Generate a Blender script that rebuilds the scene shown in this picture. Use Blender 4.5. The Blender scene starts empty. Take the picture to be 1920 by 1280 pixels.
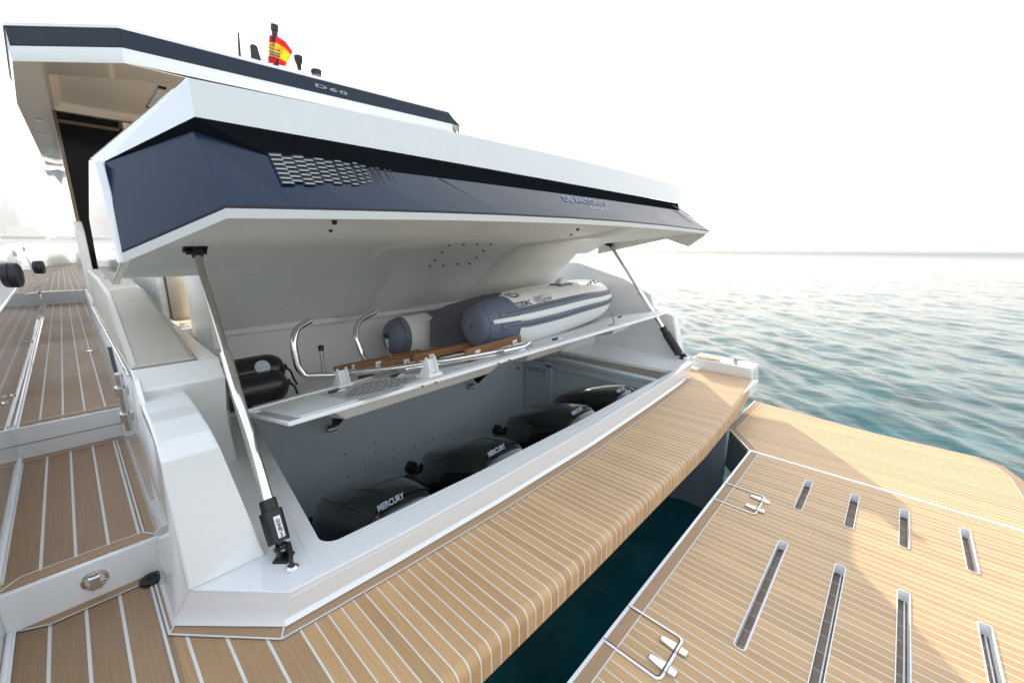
import bpy, bmesh, math, random
from math import radians, sin, cos, pi, atan2, sqrt
from mathutils import Vector, Matrix, noise
random.seed(7)
S = bpy.context.scene
# ------------------------------------------------------------------ camera
EX, EY, EZ = (0.683, -0.730, 0.004), (0.158, 0.153, 0.975), (-0.713, -0.666, 0.220)
F_PX = 772.23
V1 = Vector((113-960, 640-462, -F_PX)).normalized(); V2 = Vector((1700-960, 640-469, -F_PX)).normalized()
V3 = V2.cross(V1).normalized()                    # world axes seen in camera space: X = V2, Y = V1, Z = V3
RM = Matrix((V2, V1, V3))
EYE = Vector((0, 0, 1.15))
cam = bpy.data.cameras.new("camera"); co = bpy.data.objects.new("camera", cam); S.collection.objects.link(co)
co.matrix_world = Matrix.Translation(EYE) @ RM.to_4x4()
cam.sensor_width = 36; cam.lens = F_PX*36/1920; cam.clip_start = 0.02; cam.clip_end = 20000
S.camera = co
# ------------------------------------------------------------------ light
SUN_EL, SUN_AZ = radians(12.0), radians(40.4)     # azimuth measured from +X towards +Y
w = bpy.data.worlds.new("World"); S.world = w; w.use_nodes = True
nt = w.node_tree; bg = nt.nodes['Background']
sky = nt.nodes.new('ShaderNodeTexSky'); sky.sky_type = 'NISHITA'; sky.sun_disc = False
sky.sun_elevation = SUN_EL; sky.sun_rotation = radians(90)-SUN_AZ
sky.air_density = 1.0; sky.dust_density = 3.0; sky.ozone_density = 1.5; sky.altitude = 0
hs = nt.nodes.new('ShaderNodeHueSaturation'); hs.inputs['Saturation'].default_value = .62; nt.links.new(sky.outputs[0], hs.inputs['Color']); dk = nt.nodes.new('ShaderNodeMix'); dk.data_type = 'RGBA'; dk.blend_type = 'DARKEN'; dk.inputs[0].default_value = 1.; dk.inputs[7].default_value = (1.62, 1.68, 1.76, 1); nt.links.new(hs.outputs[0], dk.inputs[6]); nt.links.new(dk.outputs[2], bg.inputs[0]); bg.inputs[1].default_value = 0.15
sl = bpy.data.lights.new("sun", 'SUN'); sl.energy = 3.2; sl.angle = radians(0.6); sl.color = (1.0, 0.80, 0.58)
so = bpy.data.objects.new("sun", sl); S.collection.objects.link(so)
sd = Vector((cos(SUN_EL)*cos(SUN_AZ), cos(SUN_EL)*sin(SUN_AZ), sin(SUN_EL)))
so.rotation_euler = sd.to_track_quat('Z', 'Y').to_euler()
S.view_settings.view_transform = 'Standard'; S.view_settings.look = 'None'
S.view_settings.exposure = 2.88; S.view_settings.gamma = 1
S.cycles.max_bounces = 7; S.cycles.caustics_reflective = True; S.cycles.diffuse_bounces = 6; S.cycles.sample_clamp_indirect = 4.0; S.cycles.blur_glossy = 1.0; S.cycles.caustics_refractive = False

# ------------------------------------------------------------------ pixel rays used while measuring the photograph
def ray(px, py): return (RM @ Vector((px-960, -(py-640), -F_PX))).normalized()
def at(px, py, ax, v):
    r = ray(px, py); t = (v-EYE[ax])/r[ax]; return EYE+r*t
def aX(px, py, v): return at(px, py, 0, v)
def aY(px, py, v): return at(px, py, 1, v)
def aZ(px, py, v=0.0): return at(px, py, 2, v)
def shelf_z(x, y): return .55+.018*(x-.45)-.2286*(y-1.5)
def on_shelf(px, py):
    r = ray(px, py); return EYE+r*((.55-.018*.45+.2286*1.5-1.15)/(r.z-.018*r.x+.2286*r.y))
def on_line(px, py, A, B):
    A = Vector(A); d = Vector(B)-A; r = ray(px, py); q = EYE-A
    a, b, c = d.dot(d), d.dot(r), r.dot(r); e, f = d.dot(q), r.dot(q)
    return A+d*((e*c-f*b)/(a*c-b*b))

# ------------------------------------------------------------------ materials
def new_mat(n):
    m = bpy.data.materials.new(n); m.use_nodes = True; return m, m.node_tree, m.node_tree.nodes['Principled BSDF']
def setp(p, **k):
    for a, v in k.items():
        p.inputs[a.replace('_', ' ')].default_value = v
def N(t, ty, **k):
    n = t.nodes.new(ty)
    for a, v in k.items():
        if a[0] == 'i' and a[1:].isdigit(): n.inputs[int(a[1:])].default_value = v
        else: setattr(n, a, v)
    return n
def math_n(t, op, a, b=None, c=None):
    n = t.nodes.new('ShaderNodeMath'); n.operation = op
    for i, v in enumerate((a, b, c)):
        if v is None: continue
        if isinstance(v, (int, float)): n.inputs[i].default_value = v
        else: t.links.new(v, n.inputs[i])
    return n.outputs[0]
def simple(name, col, rough=.4, metal=0., coat=0., var=.0, scale=6., bump=0., spec=.5, bscale=None):
    m, t, p = new_mat(name); c = tuple(col)+(1,)
    setp(p, Base_Color=c, Roughness=rough, Metallic=metal, Coat_Weight=coat, Coat_Roughness=.04); p.inputs['Specular IOR Level'].default_value = spec
    g = N(t, 'ShaderNodeNewGeometry')
    if var:
        nz = N(t, 'ShaderNodeTexNoise'); nz.inputs['Scale'].default_value = scale; nz.inputs['Detail'].default_value = 5
        t.links.new(g.outputs['Position'], nz.inputs['Vector'])
        mx = N(t, 'ShaderNodeMix', data_type='RGBA'); mx.inputs[6].default_value = tuple(x*(1-var) for x in col)+(1,); mx.inputs[7].default_value = tuple(min(1, x*(1+var)) for x in col)+(1,)
        t.links.new(nz.outputs[0], mx.inputs[0]); t.links.new(mx.outputs[2], p.inputs['Base Color'])
        r2 = math_n(t, 'MULTIPLY_ADD', nz.outputs[0], rough*.6, rough*.7); t.links.new(r2, p.inputs['Roughness'])
    if bump:
        nb = N(t, 'ShaderNodeTexNoise'); nb.inputs['Scale'].default_value = bscale or scale*6; nb.inputs['Detail'].default_value = 3
        t.links.new(g.outputs['Position'], nb.inputs['Vector'])
        b = N(t, 'ShaderNodeBump'); b.inputs['Strength'].default_value = bump; b.inputs['Distance'].default_value = .01
        t.links.new(nb.outputs[0], b.inputs['Height']); t.links.new(b.outputs[0], p.inputs['Normal'])
    return m
def teak(name, axis='X', off=0., sp=.0407, lw=.1, base=(.40,.265,.155), lines=True, line_off=0.):
    """deck boards running along the other axis, pale caulking seams every sp metres"""
    m, t, p = new_mat(name)
    g = N(t, 'ShaderNodeNewGeometry'); s = N(t, 'ShaderNodeSeparateXYZ'); t.links.new(g.outputs['Position'], s.inputs[0])
    ax = 0 if axis == 'X' else 1
    u = math_n(t, 'DIVIDE', math_n(t, 'SUBTRACT', s.outputs[ax], off), sp)
    fr = math_n(t, 'FRACT', u); idx = math_n(t, 'FLOOR', u)
    dist = math_n(t, 'ABSOLUTE', math_n(t, 'SUBTRACT', fr, .5))           # .5 at a seam
    seam = math_n(t, 'GREATER_THAN', dist, .5-lw/2)
    # grain
    cmb = N(t, 'ShaderNodeCombineXYZ')
    gx = math_n(t, 'MULTIPLY', s.outputs[ax], 190.); gy = math_n(t, 'MULTIPLY', s.outputs[1-ax], 5.)
    t.links.new(gx, cmb.inputs[0]); t.links.new(gy, cmb.inputs[1]); t.links.new(math_n(t, 'MULTIPLY_ADD', idx, 7.31, s.outputs[2]), cmb.inputs[2])
    n1 = N(t, 'ShaderNodeTexNoise'); n1.inputs['Scale'].default_value = 1.; n1.inputs['Detail'].default_value = 4; t.links.new(cmb.outputs[0], n1.inputs['Vector'])
    n2 = N(t, 'ShaderNodeTexNoise'); n2.inputs['Scale'].default_value = 1.7; n2.inputs['Detail'].default_value = 6; t.links.new(g.outputs['Position'], n2.inputs['Vector'])
    wn = N(t, 'ShaderNodeTexWhiteNoise', noise_dimensions='1D'); t.links.new(idx, wn.inputs['W'])
    f = math_n(t, 'ADD', math_n(t, 'MULTIPLY', n1.outputs[0], .55), math_n(t, 'ADD', math_n(t, 'MULTIPLY', n2.outputs[0], .45), math_n(t, 'MULTIPLY', wn.outputs['Value'], .30)))
    cr = N(t, 'ShaderNodeValToRGB'); e = cr.color_ramp.elements
    e[0].position = .32; e[0].color = tuple(x*.76 for x in base)+(1,); e[1].position = .9; e[1].color = tuple(min(1, x*1.2) for x in base)+(1,)
    t.links.new(f, cr.inputs[0])
    if lines:
        mx = N(t, 'ShaderNodeMix', data_type='RGBA'); mx.inputs[7].default_value = (.66, .66, .62, 1)
        t.links.new(seam, mx.inputs[0]); t.links.new(cr.outputs[0], mx.inputs[6]); t.links.new(mx.outputs[2], p.inputs['Base Color'])
    else: t.links.new(cr.outputs[0], p.inputs['Base Color'])
    t.links.new(math_n(t, 'MULTIPLY_ADD', n2.outputs[0], .3, .36), p.inputs['Roughness'])
    b = N(t, 'ShaderNodeBump'); b.inputs['Strength'].default_value = .25; b.inputs['Distance'].default_value = .002
    t.links.new(math_n(t, 'SUBTRACT', n1.outputs[0], math_n(t, 'MULTIPLY', seam, .8)), b.inputs['Height']); t.links.new(b.outputs[0], p.inputs['Normal'])
    p.inputs['Specular IOR Level'].default_value = .35
    return m
GEL = simple('white_gelcoat', (.80, .80, .79), .08, coat=.6, var=.02, scale=2)
GELM = simple('satin_gelcoat', (.82, .83, .81), .35, var=.03, scale=3, bump=.12, bscale=60)
CREAM = simple('cream_gelcoat', (.82, .72, .60), .35, var=.03)
SKIN = simple('moulded_nonskid', (.70, .71, .70), .5, bump=.5, bscale=220)
NAVY = simple('navy_glass', (.009, .020, .042), .24, var=.1, scale=1.2, spec=.32)
BANDM = simple('painted_shade_band', (.008, .009, .011), 1., spec=0.)
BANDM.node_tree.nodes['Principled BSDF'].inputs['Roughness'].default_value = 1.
BLACKG = simple('black_glass', (.004, .005, .007), .07, coat=.5)
BLACKP = simple('black_plastic', (.012, .012, .013), .38, var=.2, scale=12)
RUBBER = simple('black_rubber', (.010, .010, .011), .45, var=.3, scale=8)
FENDM = simple('black_vinyl', (.009, .009, .011), .26, var=.3, scale=5, bump=.1, bscale=14)
STEEL = simple('polished_steel', (.78, .77, .75), .07, metal=1., var=.04, scale=9)
STEELB = simple('brushed_steel', (.55, .53, .50), .25, metal=1., var=.08)
WPL = simple('white_plastic', (.82, .82, .82), .35, var=.02)
VINYL = simple('beige_vinyl', (.52, .49, .42), .42, var=.05, scale=5, bump=.12, bscale=150)
VINYLW = simple('wrinkled_beige_cover', (.44, .39, .30), .55, var=.08, scale=5, bump=.7, bscale=9)
GREYF = simple('slate_grey_rubber', (.145, .165, .225), .5, var=.08, scale=5, bump=.06, bscale=60)
WHITEF = simple('white_tube_fabric', (.84, .84, .82), .5, var=.03, scale=4, bump=.06, bscale=60)
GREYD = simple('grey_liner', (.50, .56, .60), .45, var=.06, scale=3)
SPONS = simple('dark_hull_grey', (.17, .21, .24), .35, var=.1, scale=2)  # dark grey with slight noise, for transom side and platform pod
COWL = simple('gloss_black_cowl', (.008, .009, .010), .12, coat=.8, var=.2, scale=3)
COWLT = simple('dark_green_black_cowl', (.016, .021, .021), .22, coat=.5, var=.2, scale=3)
LETW = simple('silver_lettering', (.62, .65, .70), .4)
LETK = simple('dark_lettering', (.05, .055, .07), .5)
INK = simple('black_seam', (.01, .01, .012), .5)
LADW = teak('ladder_teak', 'Y', 0, .5, .02, base=(.24, .115, .05), lines=False)
T_SIDE = teak('teak_side_deck', 'X', -.049, .0795, .10, base=(.32, .20, .11))  # side and quarter boards set darker than the bench: fading light put into colour
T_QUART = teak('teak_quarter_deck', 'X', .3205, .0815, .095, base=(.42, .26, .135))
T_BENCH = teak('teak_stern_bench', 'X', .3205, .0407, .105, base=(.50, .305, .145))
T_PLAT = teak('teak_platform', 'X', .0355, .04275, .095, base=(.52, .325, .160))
T_BX = teak('teak_border_across', 'Y', 0, 3., .0, base=(.37, .235, .130), lines=False)
T_BY = teak('teak_border_fore_aft', 'X', 0, 3., .0, base=(.36, .24, .145), lines=False)
CAULK = simple('pale_caulking', (.66, .66, .62), .6)

# ------------------------------------------------------------------ mesh helpers
class MB:
    def __init__(s): s.v = []; s.f = []
    def poly(s, pts):
        n = len(s.v); s.v += [tuple(p) for p in pts]; s.f.append(tuple(range(n, n+len(pts)))); return s
    def box(s, a, b):
        x0, y0, z0 = a; x1, y1, z1 = b; n = len(s.v)
        s.v += [(x0,y0,z0),(x1,y0,z0),(x1,y1,z0),(x0,y1,z0),(x0,y0,z1),(x1,y0,z1),(x1,y1,z1),(x0,y1,z1)]
        s.f += [tuple(n+i for i in q) for q in ((3,2,1,0),(4,5,6,7),(0,1,5,4),(1,2,6,5),(2,3,7,6),(3,0,4,7))]; return s
    def obox(s, c, ux, uy, uz, hx, hy, hz):
        c = Vector(c); n = len(s.v); ux, uy, uz = Vector(ux)*hx, Vector(uy)*hy, Vector(uz)*hz
        for sz in (-1, 1):
            for sx, sy in ((-1,-1),(1,-1),(1,1),(-1,1)): s.v.append(tuple(c+ux*sx+uy*sy+uz*sz))
        s.f += [tuple(n+i for i in q) for q in ((3,2,1,0),(4,5,6,7),(0,1,5,4),(1,2,6,5),(2,3,7,6),(3,0,4,7))]; return s
    def grid(s, rows, close=False):
        n = len(s.v); m = len(rows[0])
        for r in rows: s.v += [tuple(p) for p in r]
        for i in range(len(rows)-1):
            for j in range(m if close else m-1):
                k = (j+1) % m; s.f.append((n+i*m+j, n+i*m+k, n+(i+1)*m+k, n+(i+1)*m+j))
        return s
    def loft(s, rings, cap=True):
        n = len(s.v); m = len(rings[0]); s.grid(rings, True)
        if cap: s.f.append(tuple(range(n, n+m))); s.f.append(tuple(reversed(range(n+(len(rings)-1)*m, n+len(rings)*m))))
        return s
    def prism(s, prof, a, b, axis=0):
        """extrude a 2-D profile along an axis (a, b: floats or functions of the profile point)"""
        def P(u, v, t):
            return (t, u, v) if axis == 0 else ((u, t, v) if axis == 1 else (u, v, t))
        A = [P(u, v, a(u, v) if callable(a) else a) for u, v in prof]; B = [P(u, v, b(u, v) if callable(b) else b) for u, v in prof]
        return s.loft([A, B])
    def tube(s, pts, r, seg=14, cap=True):
        pts = [Vector(p) for p in pts]; rr = r if isinstance(r, (list, tuple)) else [r]*len(pts); rings = []; up = None
        for i, p in enumerate(pts):
            d = (pts[min(i+1, len(pts)-1)]-pts[max(i-1, 0)]).normalized()
            if up is None:
                up = Vector((0, 0, 1)) if abs(d.z) < .9 else Vector((1, 0, 0))
            up = (up-d*up.dot(d)).normalized(); sd_ = d.cross(up)
            rings.append([p+(up*cos(2*pi*k/seg)+sd_*sin(2*pi*k/seg))*rr[i] for k in range(seg)])
        return s.loft(rings, cap)
    def lathe(s, c, ax, prof, seg=28):
        """prof: (distance along axis, radius)"""
        c = Vector(c); ax = Vector(ax).normalized(); u = Vector((0, 0, 1)) if abs(ax.z) < .9 else Vector((1, 0, 0))
        u = (u-ax*u.dot(ax)).normalized(); v_ = ax.cross(u)
        return s.loft([[c+ax*h+(u*cos(2*pi*k/seg)+v_*sin(2*pi*k/seg))*max(r, 1e-4) for k in range(seg)] for h, r in prof])
def smooth_path(pts, rad=.03, n=6):
    """round the corners of a polyline"""
    P = [Vector(p) for p in pts]; out = [P[0]]
    for i in range(1, len(P)-1):
        a, b = (P[i-1]-P[i]), (P[i+1]-P[i]); r = min(rad, a.length*.45, b.length*.45)
        A, B = P[i]+a.normalized()*r, P[i]+b.normalized()*r
        for k in range(n+1):
            t = k/n; out.append(A*(1-t)**2+P[i]*2*t*(1-t)+B*t*t)
    out.append(P[-1]); return out
def link(o, parent=None):
    S.collection.objects.link(o)
    if parent is not None: o.parent = parent
    return o
def wloc(o):
    v = Vector((0, 0, 0))
    while o is not None: v += o.location; o = o.parent
    return v
def make(name, mb, mat, parent=None, bevel=0, smooth=True, ang=32, origin=None):
    me = bpy.data.meshes.new(name)
    off = wloc(parent) if parent is not None else Vector(origin or (0, 0, 0))
    me.from_pydata([tuple(Vector(v)-off) for v in mb.v], [], mb.f)
    bm = bmesh.new(); bm.from_mesh(me); bmesh.ops.remove_doubles(bm, verts=bm.verts, dist=1e-5)
    bmesh.ops.recalc_face_normals(bm, faces=bm.faces)
    for f in bm.faces: f.smooth = smooth
    bm.to_mesh(me); bm.free()
    if smooth: me.set_sharp_from_angle(angle=radians(ang))
    me.materials.append(mat)
    o = link(bpy.data.objects.new(name, me), parent)
    if parent is None: o.location = off
    if bevel:
        b = o.modifiers.new('bevel', 'BEVEL'); b.width = bevel; b.segments = 3; b.limit_method = 'ANGLE'; b.angle_limit = radians(28); b.harden_normals = False
    return o
def split(o):
    """give every loose piece of a mesh an object of its own"""
    me = o.data; par = list(range(len(me.vertices)))
    def fd(a):
        while par[a] != a: par[a] = par[par[a]]; a = par[a]
        return a
    for p in me.polygons:
        r = fd(p.vertices[0])
        for v in p.vertices: par[fd(v)] = r
    grp = {}
    for p in me.polygons: grp.setdefault(fd(p.vertices[0]), []).append(p)
    if len(grp) < 2: return [o]
    base = o.name.split('.')[0]; outs = []; mods = [(m.type, m.width) for m in o.modifiers]
    for ps in grp.values():
        ids = sorted({v for p in ps for v in p.vertices}); mp = {v: i for i, v in enumerate(ids)}
        m2 = bpy.data.meshes.new(base); m2.from_pydata([tuple(me.vertices[i].co) for i in ids], [], [[mp[v] for v in p.vertices] for p in ps])
        for f, p in zip(m2.polygons, ps): f.use_smooth = p.use_smooth
        m2.set_sharp_from_angle(angle=radians(35)); m2.materials.append(me.materials[0])
        q = bpy.data.objects.new(base, m2); q.location = o.location; link(q, o.parent); outs.append(q)
        for ty, wd in mods:
            b = q.modifiers.new('bevel', 'BEVEL'); b.width = wd; b.segments = 3; b.limit_method = 'ANGLE'; b.angle_limit = radians(28)
    for c in list(o.children): c.parent = outs[0]
    bpy.data.objects.remove(o); return outs
def tag(o, label, cat, group=None):
    o['label'] = label; o['category'] = cat
    if group: o['group'] = group
    return o
def thing(name, loc, label, cat, group=None):
    o = bpy.data.objects.new(name, None); o.empty_display_size = .1; o.location = loc; link(o); return tag(o, label, cat, group)
def struct(o): o['kind'] = 'structure'; return o
def plate(name, outline, z, th, mat, parent=None, holes=(), bevel=0, origin=None):
    """flat slab with holes: top at z, thickness th"""
    cu = bpy.data.curves.new('tmp', 'CURVE'); cu.dimensions = '2D'; cu.fill_mode = 'BOTH'; cu.extrude = th/2
    for lp in [outline]+list(holes):
        sp = cu.splines.new('POLY'); sp.points.add(len(lp)-1); sp.use_cyclic_u = True
        for p, q in zip(sp.points, lp): p.co = (q[0], q[1], 0, 1)
    oc = bpy.data.objects.new('tmp', cu); S.collection.objects.link(oc)
    bpy.context.view_layer.update()
    me = bpy.data.meshes.new_from_object(oc.evaluated_get(bpy.context.evaluated_depsgraph_get()))
    bpy.data.objects.remove(oc)
    mb = MB(); mb.v = [(v.co.x, v.co.y, v.co.z+z-th/2) for v in me.vertices]; mb.f = [tuple(p.vertices) for p in me.polygons]
    return make(name, mb, mat, parent, bevel=bevel, smooth=False)
def rrect(x0, y0, x1, y1, r, n=5):
    out = []
    for cx, cy, a in ((x1-r, y1-r, 0), (x0+r, y1-r, 90), (x0+r, y0+r, 180), (x1-r, y0+r, 270)):
        for k in range(n+1): t = radians(a+90*k/n); out.append((cx+r*cos(t), cy+r*sin(t)))
    return out
def strip(mb, pts, w, z, side=0):
    """flat ribbon of width w along a polyline in the plane z; side -1/0/1 = left / centred / right"""
    P = [Vector((p[0], p[1])) for p in pts]; L = []; R = []
    for i, p in enumerate(P):
        d1 = (P[i]-P[i-1]).normalized() if i else (P[1]-P[0]).normalized()
        d2 = (P[i+1]-P[i]).normalized() if i < len(P)-1 else d1
        n1 = Vector((-d1.y, d1.x)); n2 = Vector((-d2.y, d2.x)); n = (n1+n2).normalized(); k = 1/max(.3, n.dot(n1))
        a, b = {0: (w/2, -w/2), -1: (w, 0), 1: (0, -w)}[side]
        L.append((*(p+n*a*k), z)); R.append((*(p+n*b*k), z))
    mb.grid([L, R]); return mb
def lettering(name, txt, origin, ux, uy, height, mat, parent, shear=0., bold=0., spacing=1., width=None):
    cu = bpy.data.curves.new('tmp', 'FONT'); cu.body = txt; cu.size = 1; cu.shear = shear; cu.offset = bold; cu.space_character = spacing
    cu.align_x = 'CENTER'; cu.align_y = 'CENTER'; cu.extrude = .004; cu.resolution_u = 4
    oc = bpy.data.objects.new('tmp', cu); S.collection.objects.link(oc); bpy.context.view_layer.update()
    me = bpy.data.meshes.new_from_object(oc.evaluated_get(bpy.context.evaluated_depsgraph_get())); bpy.data.objects.remove(oc)
    xs = [v.co.x for v in me.vertices]; ys = [v.co.y for v in me.vertices]
    W, Hh = max(xs)-min(xs), max(ys)-min(ys); sy = height/Hh; sx = width/W if width else sy
    cx, cy = (max(xs)+min(xs))/2, (max(ys)+min(ys))/2
    ux, uy = Vector(ux).normalized(), Vector(uy); uy = (uy-ux*uy.dot(ux)).normalized(); uz = ux.cross(uy)
    mb = MB(); mb.v = [tuple(Vector(origin)+ux*(v.co.x-cx)*sx+uy*(v.co.y-cy)*sy+uz*(v.co.z*.3)) for v in me.vertices]
    mb.f = [tuple(p.vertices) for p in me.polygons]
    return make(name, mb, mat, parent, smooth=False)

# ================================================================== SEA
WZ = -.78
def water_mat():
    m, t, p = new_mat('sea_water')
    setp(p, Base_Color=(.003, .084, .098, 1), Roughness=.05, IOR=1.333); p.inputs['Specular IOR Level'].default_value = .5
    g = N(t, 'ShaderNodeNewGeometry'); mp = N(t, 'ShaderNodeMapping'); mp.inputs['Rotation'].default_value = (0, 0, radians(38)); mp.inputs['Scale'].default_value = (1., .45, 1.)
    t.links.new(g.outputs['Position'], mp.inputs[0])
    n1 = N(t, 'ShaderNodeTexNoise'); n1.inputs['Scale'].default_value = 3.8; n1.inputs['Detail'].default_value = 6; n1.inputs['Roughness'].default_value = .55; t.links.new(mp.outputs[0], n1.inputs['Vector'])
    n2 = N(t, 'ShaderNodeTexNoise'); n2.inputs['Scale'].default_value = .55; n2.inputs['Detail'].default_value = 4; t.links.new(mp.outputs[0], n2.inputs['Vector'])
    h = math_n(t, 'ADD', math_n(t, 'MULTIPLY', n1.outputs[0], .12), math_n(t, 'MULTIPLY', n2.outputs[0], .5))
    b = N(t, 'ShaderNodeBump'); b.inputs['Strength'].default_value = .55; b.inputs['Distance'].default_value = .35
    t.links.new(h, b.inputs['Height']); t.links.new(b.outputs[0], p.inputs['Normal'])
    n3 = N(t, 'ShaderNodeTexNoise'); n3.inputs['Scale'].default_value = 1.1; n3.inputs['Detail'].default_value = 4; n3.inputs['Distortion'].default_value = 1.2; t.links.new(g.outputs['Position'], n3.inputs['Vector'])
    cr = N(t, 'ShaderNodeValToRGB'); cr.color_ramp.elements[0].position = .35; cr.color_ramp.elements[0].color = (.0012, .046, .050, 1); cr.color_ramp.elements[1].position = .68; cr.color_ramp.elements[1].color = (.004, .090, .105, 1)
    t.links.new(n3.outputs[0], cr.inputs[0]); t.links.new(cr.outputs[0], p.inputs['Base Color'])
    ln = N(t, 'ShaderNodeVectorMath', operation='LENGTH'); t.links.new(g.outputs['Position'], ln.inputs[0])      # ripples too far off to see one by one roughen the surface
    mr = N(t, 'ShaderNodeMapRange'); mr.inputs[1].default_value = 12; mr.inputs[2].default_value = 260; mr.inputs[3].default_value = .06; mr.inputs[4].default_value = .42
    t.links.new(ln.outputs['Value'], mr.inputs[0]); t.links.new(mr.outputs[0], p.inputs['Roughness'])
    return m
def wave(x, y, r):
    fade = 1/(1+(r/90)**2)
    u, v = x*cos(.65)+y*sin(.65), -x*sin(.65)+y*cos(.65)
    h = noise.noise((u*.55, v*1.4, 0))*.055+noise.noise((u*1.2+5, v*3.0, 3))*.042+noise.noise((u*2.6, v*6.2, 9))*.020+noise.noise((u*.15, v*.3, 7))*.06
    return h*fade*min(1, max(.8, (r-2)/4))
mb = MB(); rows = []
rad = [1.2]
while rad[-1] < 9000: rad.append(rad[-1]*(1.0105 if rad[-1] < 60 else 1.07))
NA = 620
for r in rad:
    rows.append([(r*cos(a), r*sin(a), WZ+wave(r*cos(a), r*sin(a), r)) for a in (radians(-60+200*k/NA) for k in range(NA+1))])
mb.grid(rows)
back = [[(r*cos(a), r*sin(a), WZ) for a in (radians(140+160*k/40) for k in range(41))] for r in (1.2, 20, 300, 9000)]
mb.grid(back); mb.poly([(1.2*cos(2*pi*k/24), 1.2*sin(2*pi*k/24), WZ) for k in range(24)])
struct(make('sea', mb, water_mat(), smooth=True, ang=180))

# ================================================================== YACHT
Y = thing('motor_yacht', (2.05, 2.6, 0), 'white motor yacht stern with its engine hatch raised, teak decks and lowered swim platform', 'yacht')

# ---- bench and quarter deck (z = 0)
TH = .02
bench_out = [(-.6, .75), (.5, .757), (1.2, .747), (2.5, .747), (3.0, .768), (3.5, .805), (4.125, .86)]
co_bot = [(.059, 1.491), (.293, 1.237), (.6, 1.222), (1.2, 1.198), (2.0, 1.193), (2.8, 1.222), (3.515, 1.264), (3.72, 1.29)]
def lerp_y(pts, x):
    for a, b in zip(pts, pts[1:]):
        if a[0] <= x <= b[0]: t = (x-a[0])/(b[0]-a[0]); return a[1]+(b[1]-a[1])*t
    return pts[0][1] if x < pts[0][0] else pts[-1][1]
# main bench sheet, curled over the aft edge
def bench_sheet(x0, x1, ytop, mat, name, n=40):
    m = MB(); rows = []
    prof = [(0, 0)]+[(-.035*sin(radians(a)), -.035*(1-cos(radians(a)))) for a in (15, 30, 45, 60, 75, 90)]+[(-.036, -.10)]
    for i in range(n+1):
        x = x0+(x1-x0)*i/n; yk = lerp_y(bench_out, x)
        rows.append([(x, ytop(x), 0)]+[(x, yk+dy, dz) for dy, dz in prof]+[(x, yk+.05, -.115)])
    m.grid(rows); return make(name, m, mat, Y)
bench_sheet(.3205-.0407*.5+.0407*.5, 4.125, lambda x: min(1.45, lerp_y(co_bot, x))-.052 if x < 3.72 else 1.36, T_BENCH, 'stern_bench', 60)
bench_sheet(.046, .3205, lambda x: 1.187 if x > .27 else 1.198+(.27-x)*1.16, T_QUART, 'quarter_deck', 24)
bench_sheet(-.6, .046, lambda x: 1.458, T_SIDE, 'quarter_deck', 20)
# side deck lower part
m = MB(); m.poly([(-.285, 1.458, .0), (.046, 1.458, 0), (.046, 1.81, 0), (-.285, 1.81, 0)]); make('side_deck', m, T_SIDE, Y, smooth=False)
# underside slab
m = MB(); m.box((-.6, .80, -.10), (4.12, 1.25, -.004)); m.box((-.6, 1.25, -.10), (.3, 1.81, -.004)); make('deck_core', m, GELM, Y)
m = MB()
bA = [(.062, 1.80), (.060, 1.49), (.295, 1.238)]+[(x, y+.004) for x, y in co_bot[2:]]; bB = [(.041, 1.768), (.041, 1.456), (.268, 1.192)]+[(x, y-.050) for x, y in co_bot[2:]]
m.grid([[(x, y, .003) for x, y in bA], [(x, y, .003) for x, y in bB]])
make('border_board', m, T_BX, Y, smooth=False)
m = MB(); strip(m, [(.041, 1.768), (.041, 1.456), (.268, 1.192)]+[(x, y-.052) for x, y in co_bot[2:]], .006, .005); strip(m, [(.030, 1.768), (.030, 1.20)], .006, .005)
strip(m, [(.041, 1.456), (.058, 1.485)], .005, .0055); strip(m, [(.268, 1.192), (.29, 1.234)], .005, .0055)
strip(m, [(-.285, 1.81), (-.207, 1.768), (.041, 1.768), (.06, 1.80)], .006, .005)
make('caulking', m, CAULK, Y, smooth=False)
m = MB(); m.poly([(-.285, 1.81, .002), (-.207, 1.768, .002), (.041, 1.768, .002), (.06, 1.81, .002)]); make('border_board', m, T_BX, Y, smooth=False)

# ---- coaming around the engine well
zc = .12
top_out = [(.102, 1.459), (.313, 1.223), (.665, 1.203), (1.2, 1.20), (2.0, 1.205), (2.8, 1.235), (3.5, 1.272), (3.87, 1.30), (4.02, 1.42), (4.02, 2.9)]
well = []
def corner(cx, cy, r, a0, a1, n=6): return [(cx+r*cos(radians(a0+(a1-a0)*k/n)), cy+r*sin(radians(a0+(a1-a0)*k/n))) for k in range(n+1)]
well = corner(.535, 1.405, .06, 184, 262)+[(1.2, 1.318), (2.0, 1.308), (2.8, 1.318)]+corner(3.42, 1.365, .045, 270, 355)+[(3.34, 2.88), (.655, 2.88)]
outl = top_out+[(.09, 2.9)]
plate('coaming_top', outl, zc, .03, GEL, Y, holes=[well], bevel=.006)
m = MB()
bot = [(.059, 1.491), (.293, 1.237), (.665, 1.219), (1.2, 1.205), (2.0, 1.203), (2.8, 1.232), (3.5, 1.268), (3.80, 1.30), (3.95, 1.42), (3.95, 1.46)]
tp = [(x, y) for x, y in top_out[:8]]+[(4.02, 1.42), (4.02, 1.46)]
rows = []
for (a, b), (c, d) in zip(tp, bot):
    # top edge, outer vertical face, foot fillet
    nn = Vector((b-tp[0][1], -(a-tp[0][0]))).normalized()*0; rows.append([(a, b-.0012, zc-.007), (a*.5+c*.5, b*.5+d*.5, .055), (c, d, .02), (c+(c-a)*.05, d-.012, .006)])
m.grid(rows); make('coaming_face', m, GEL, Y)
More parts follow.
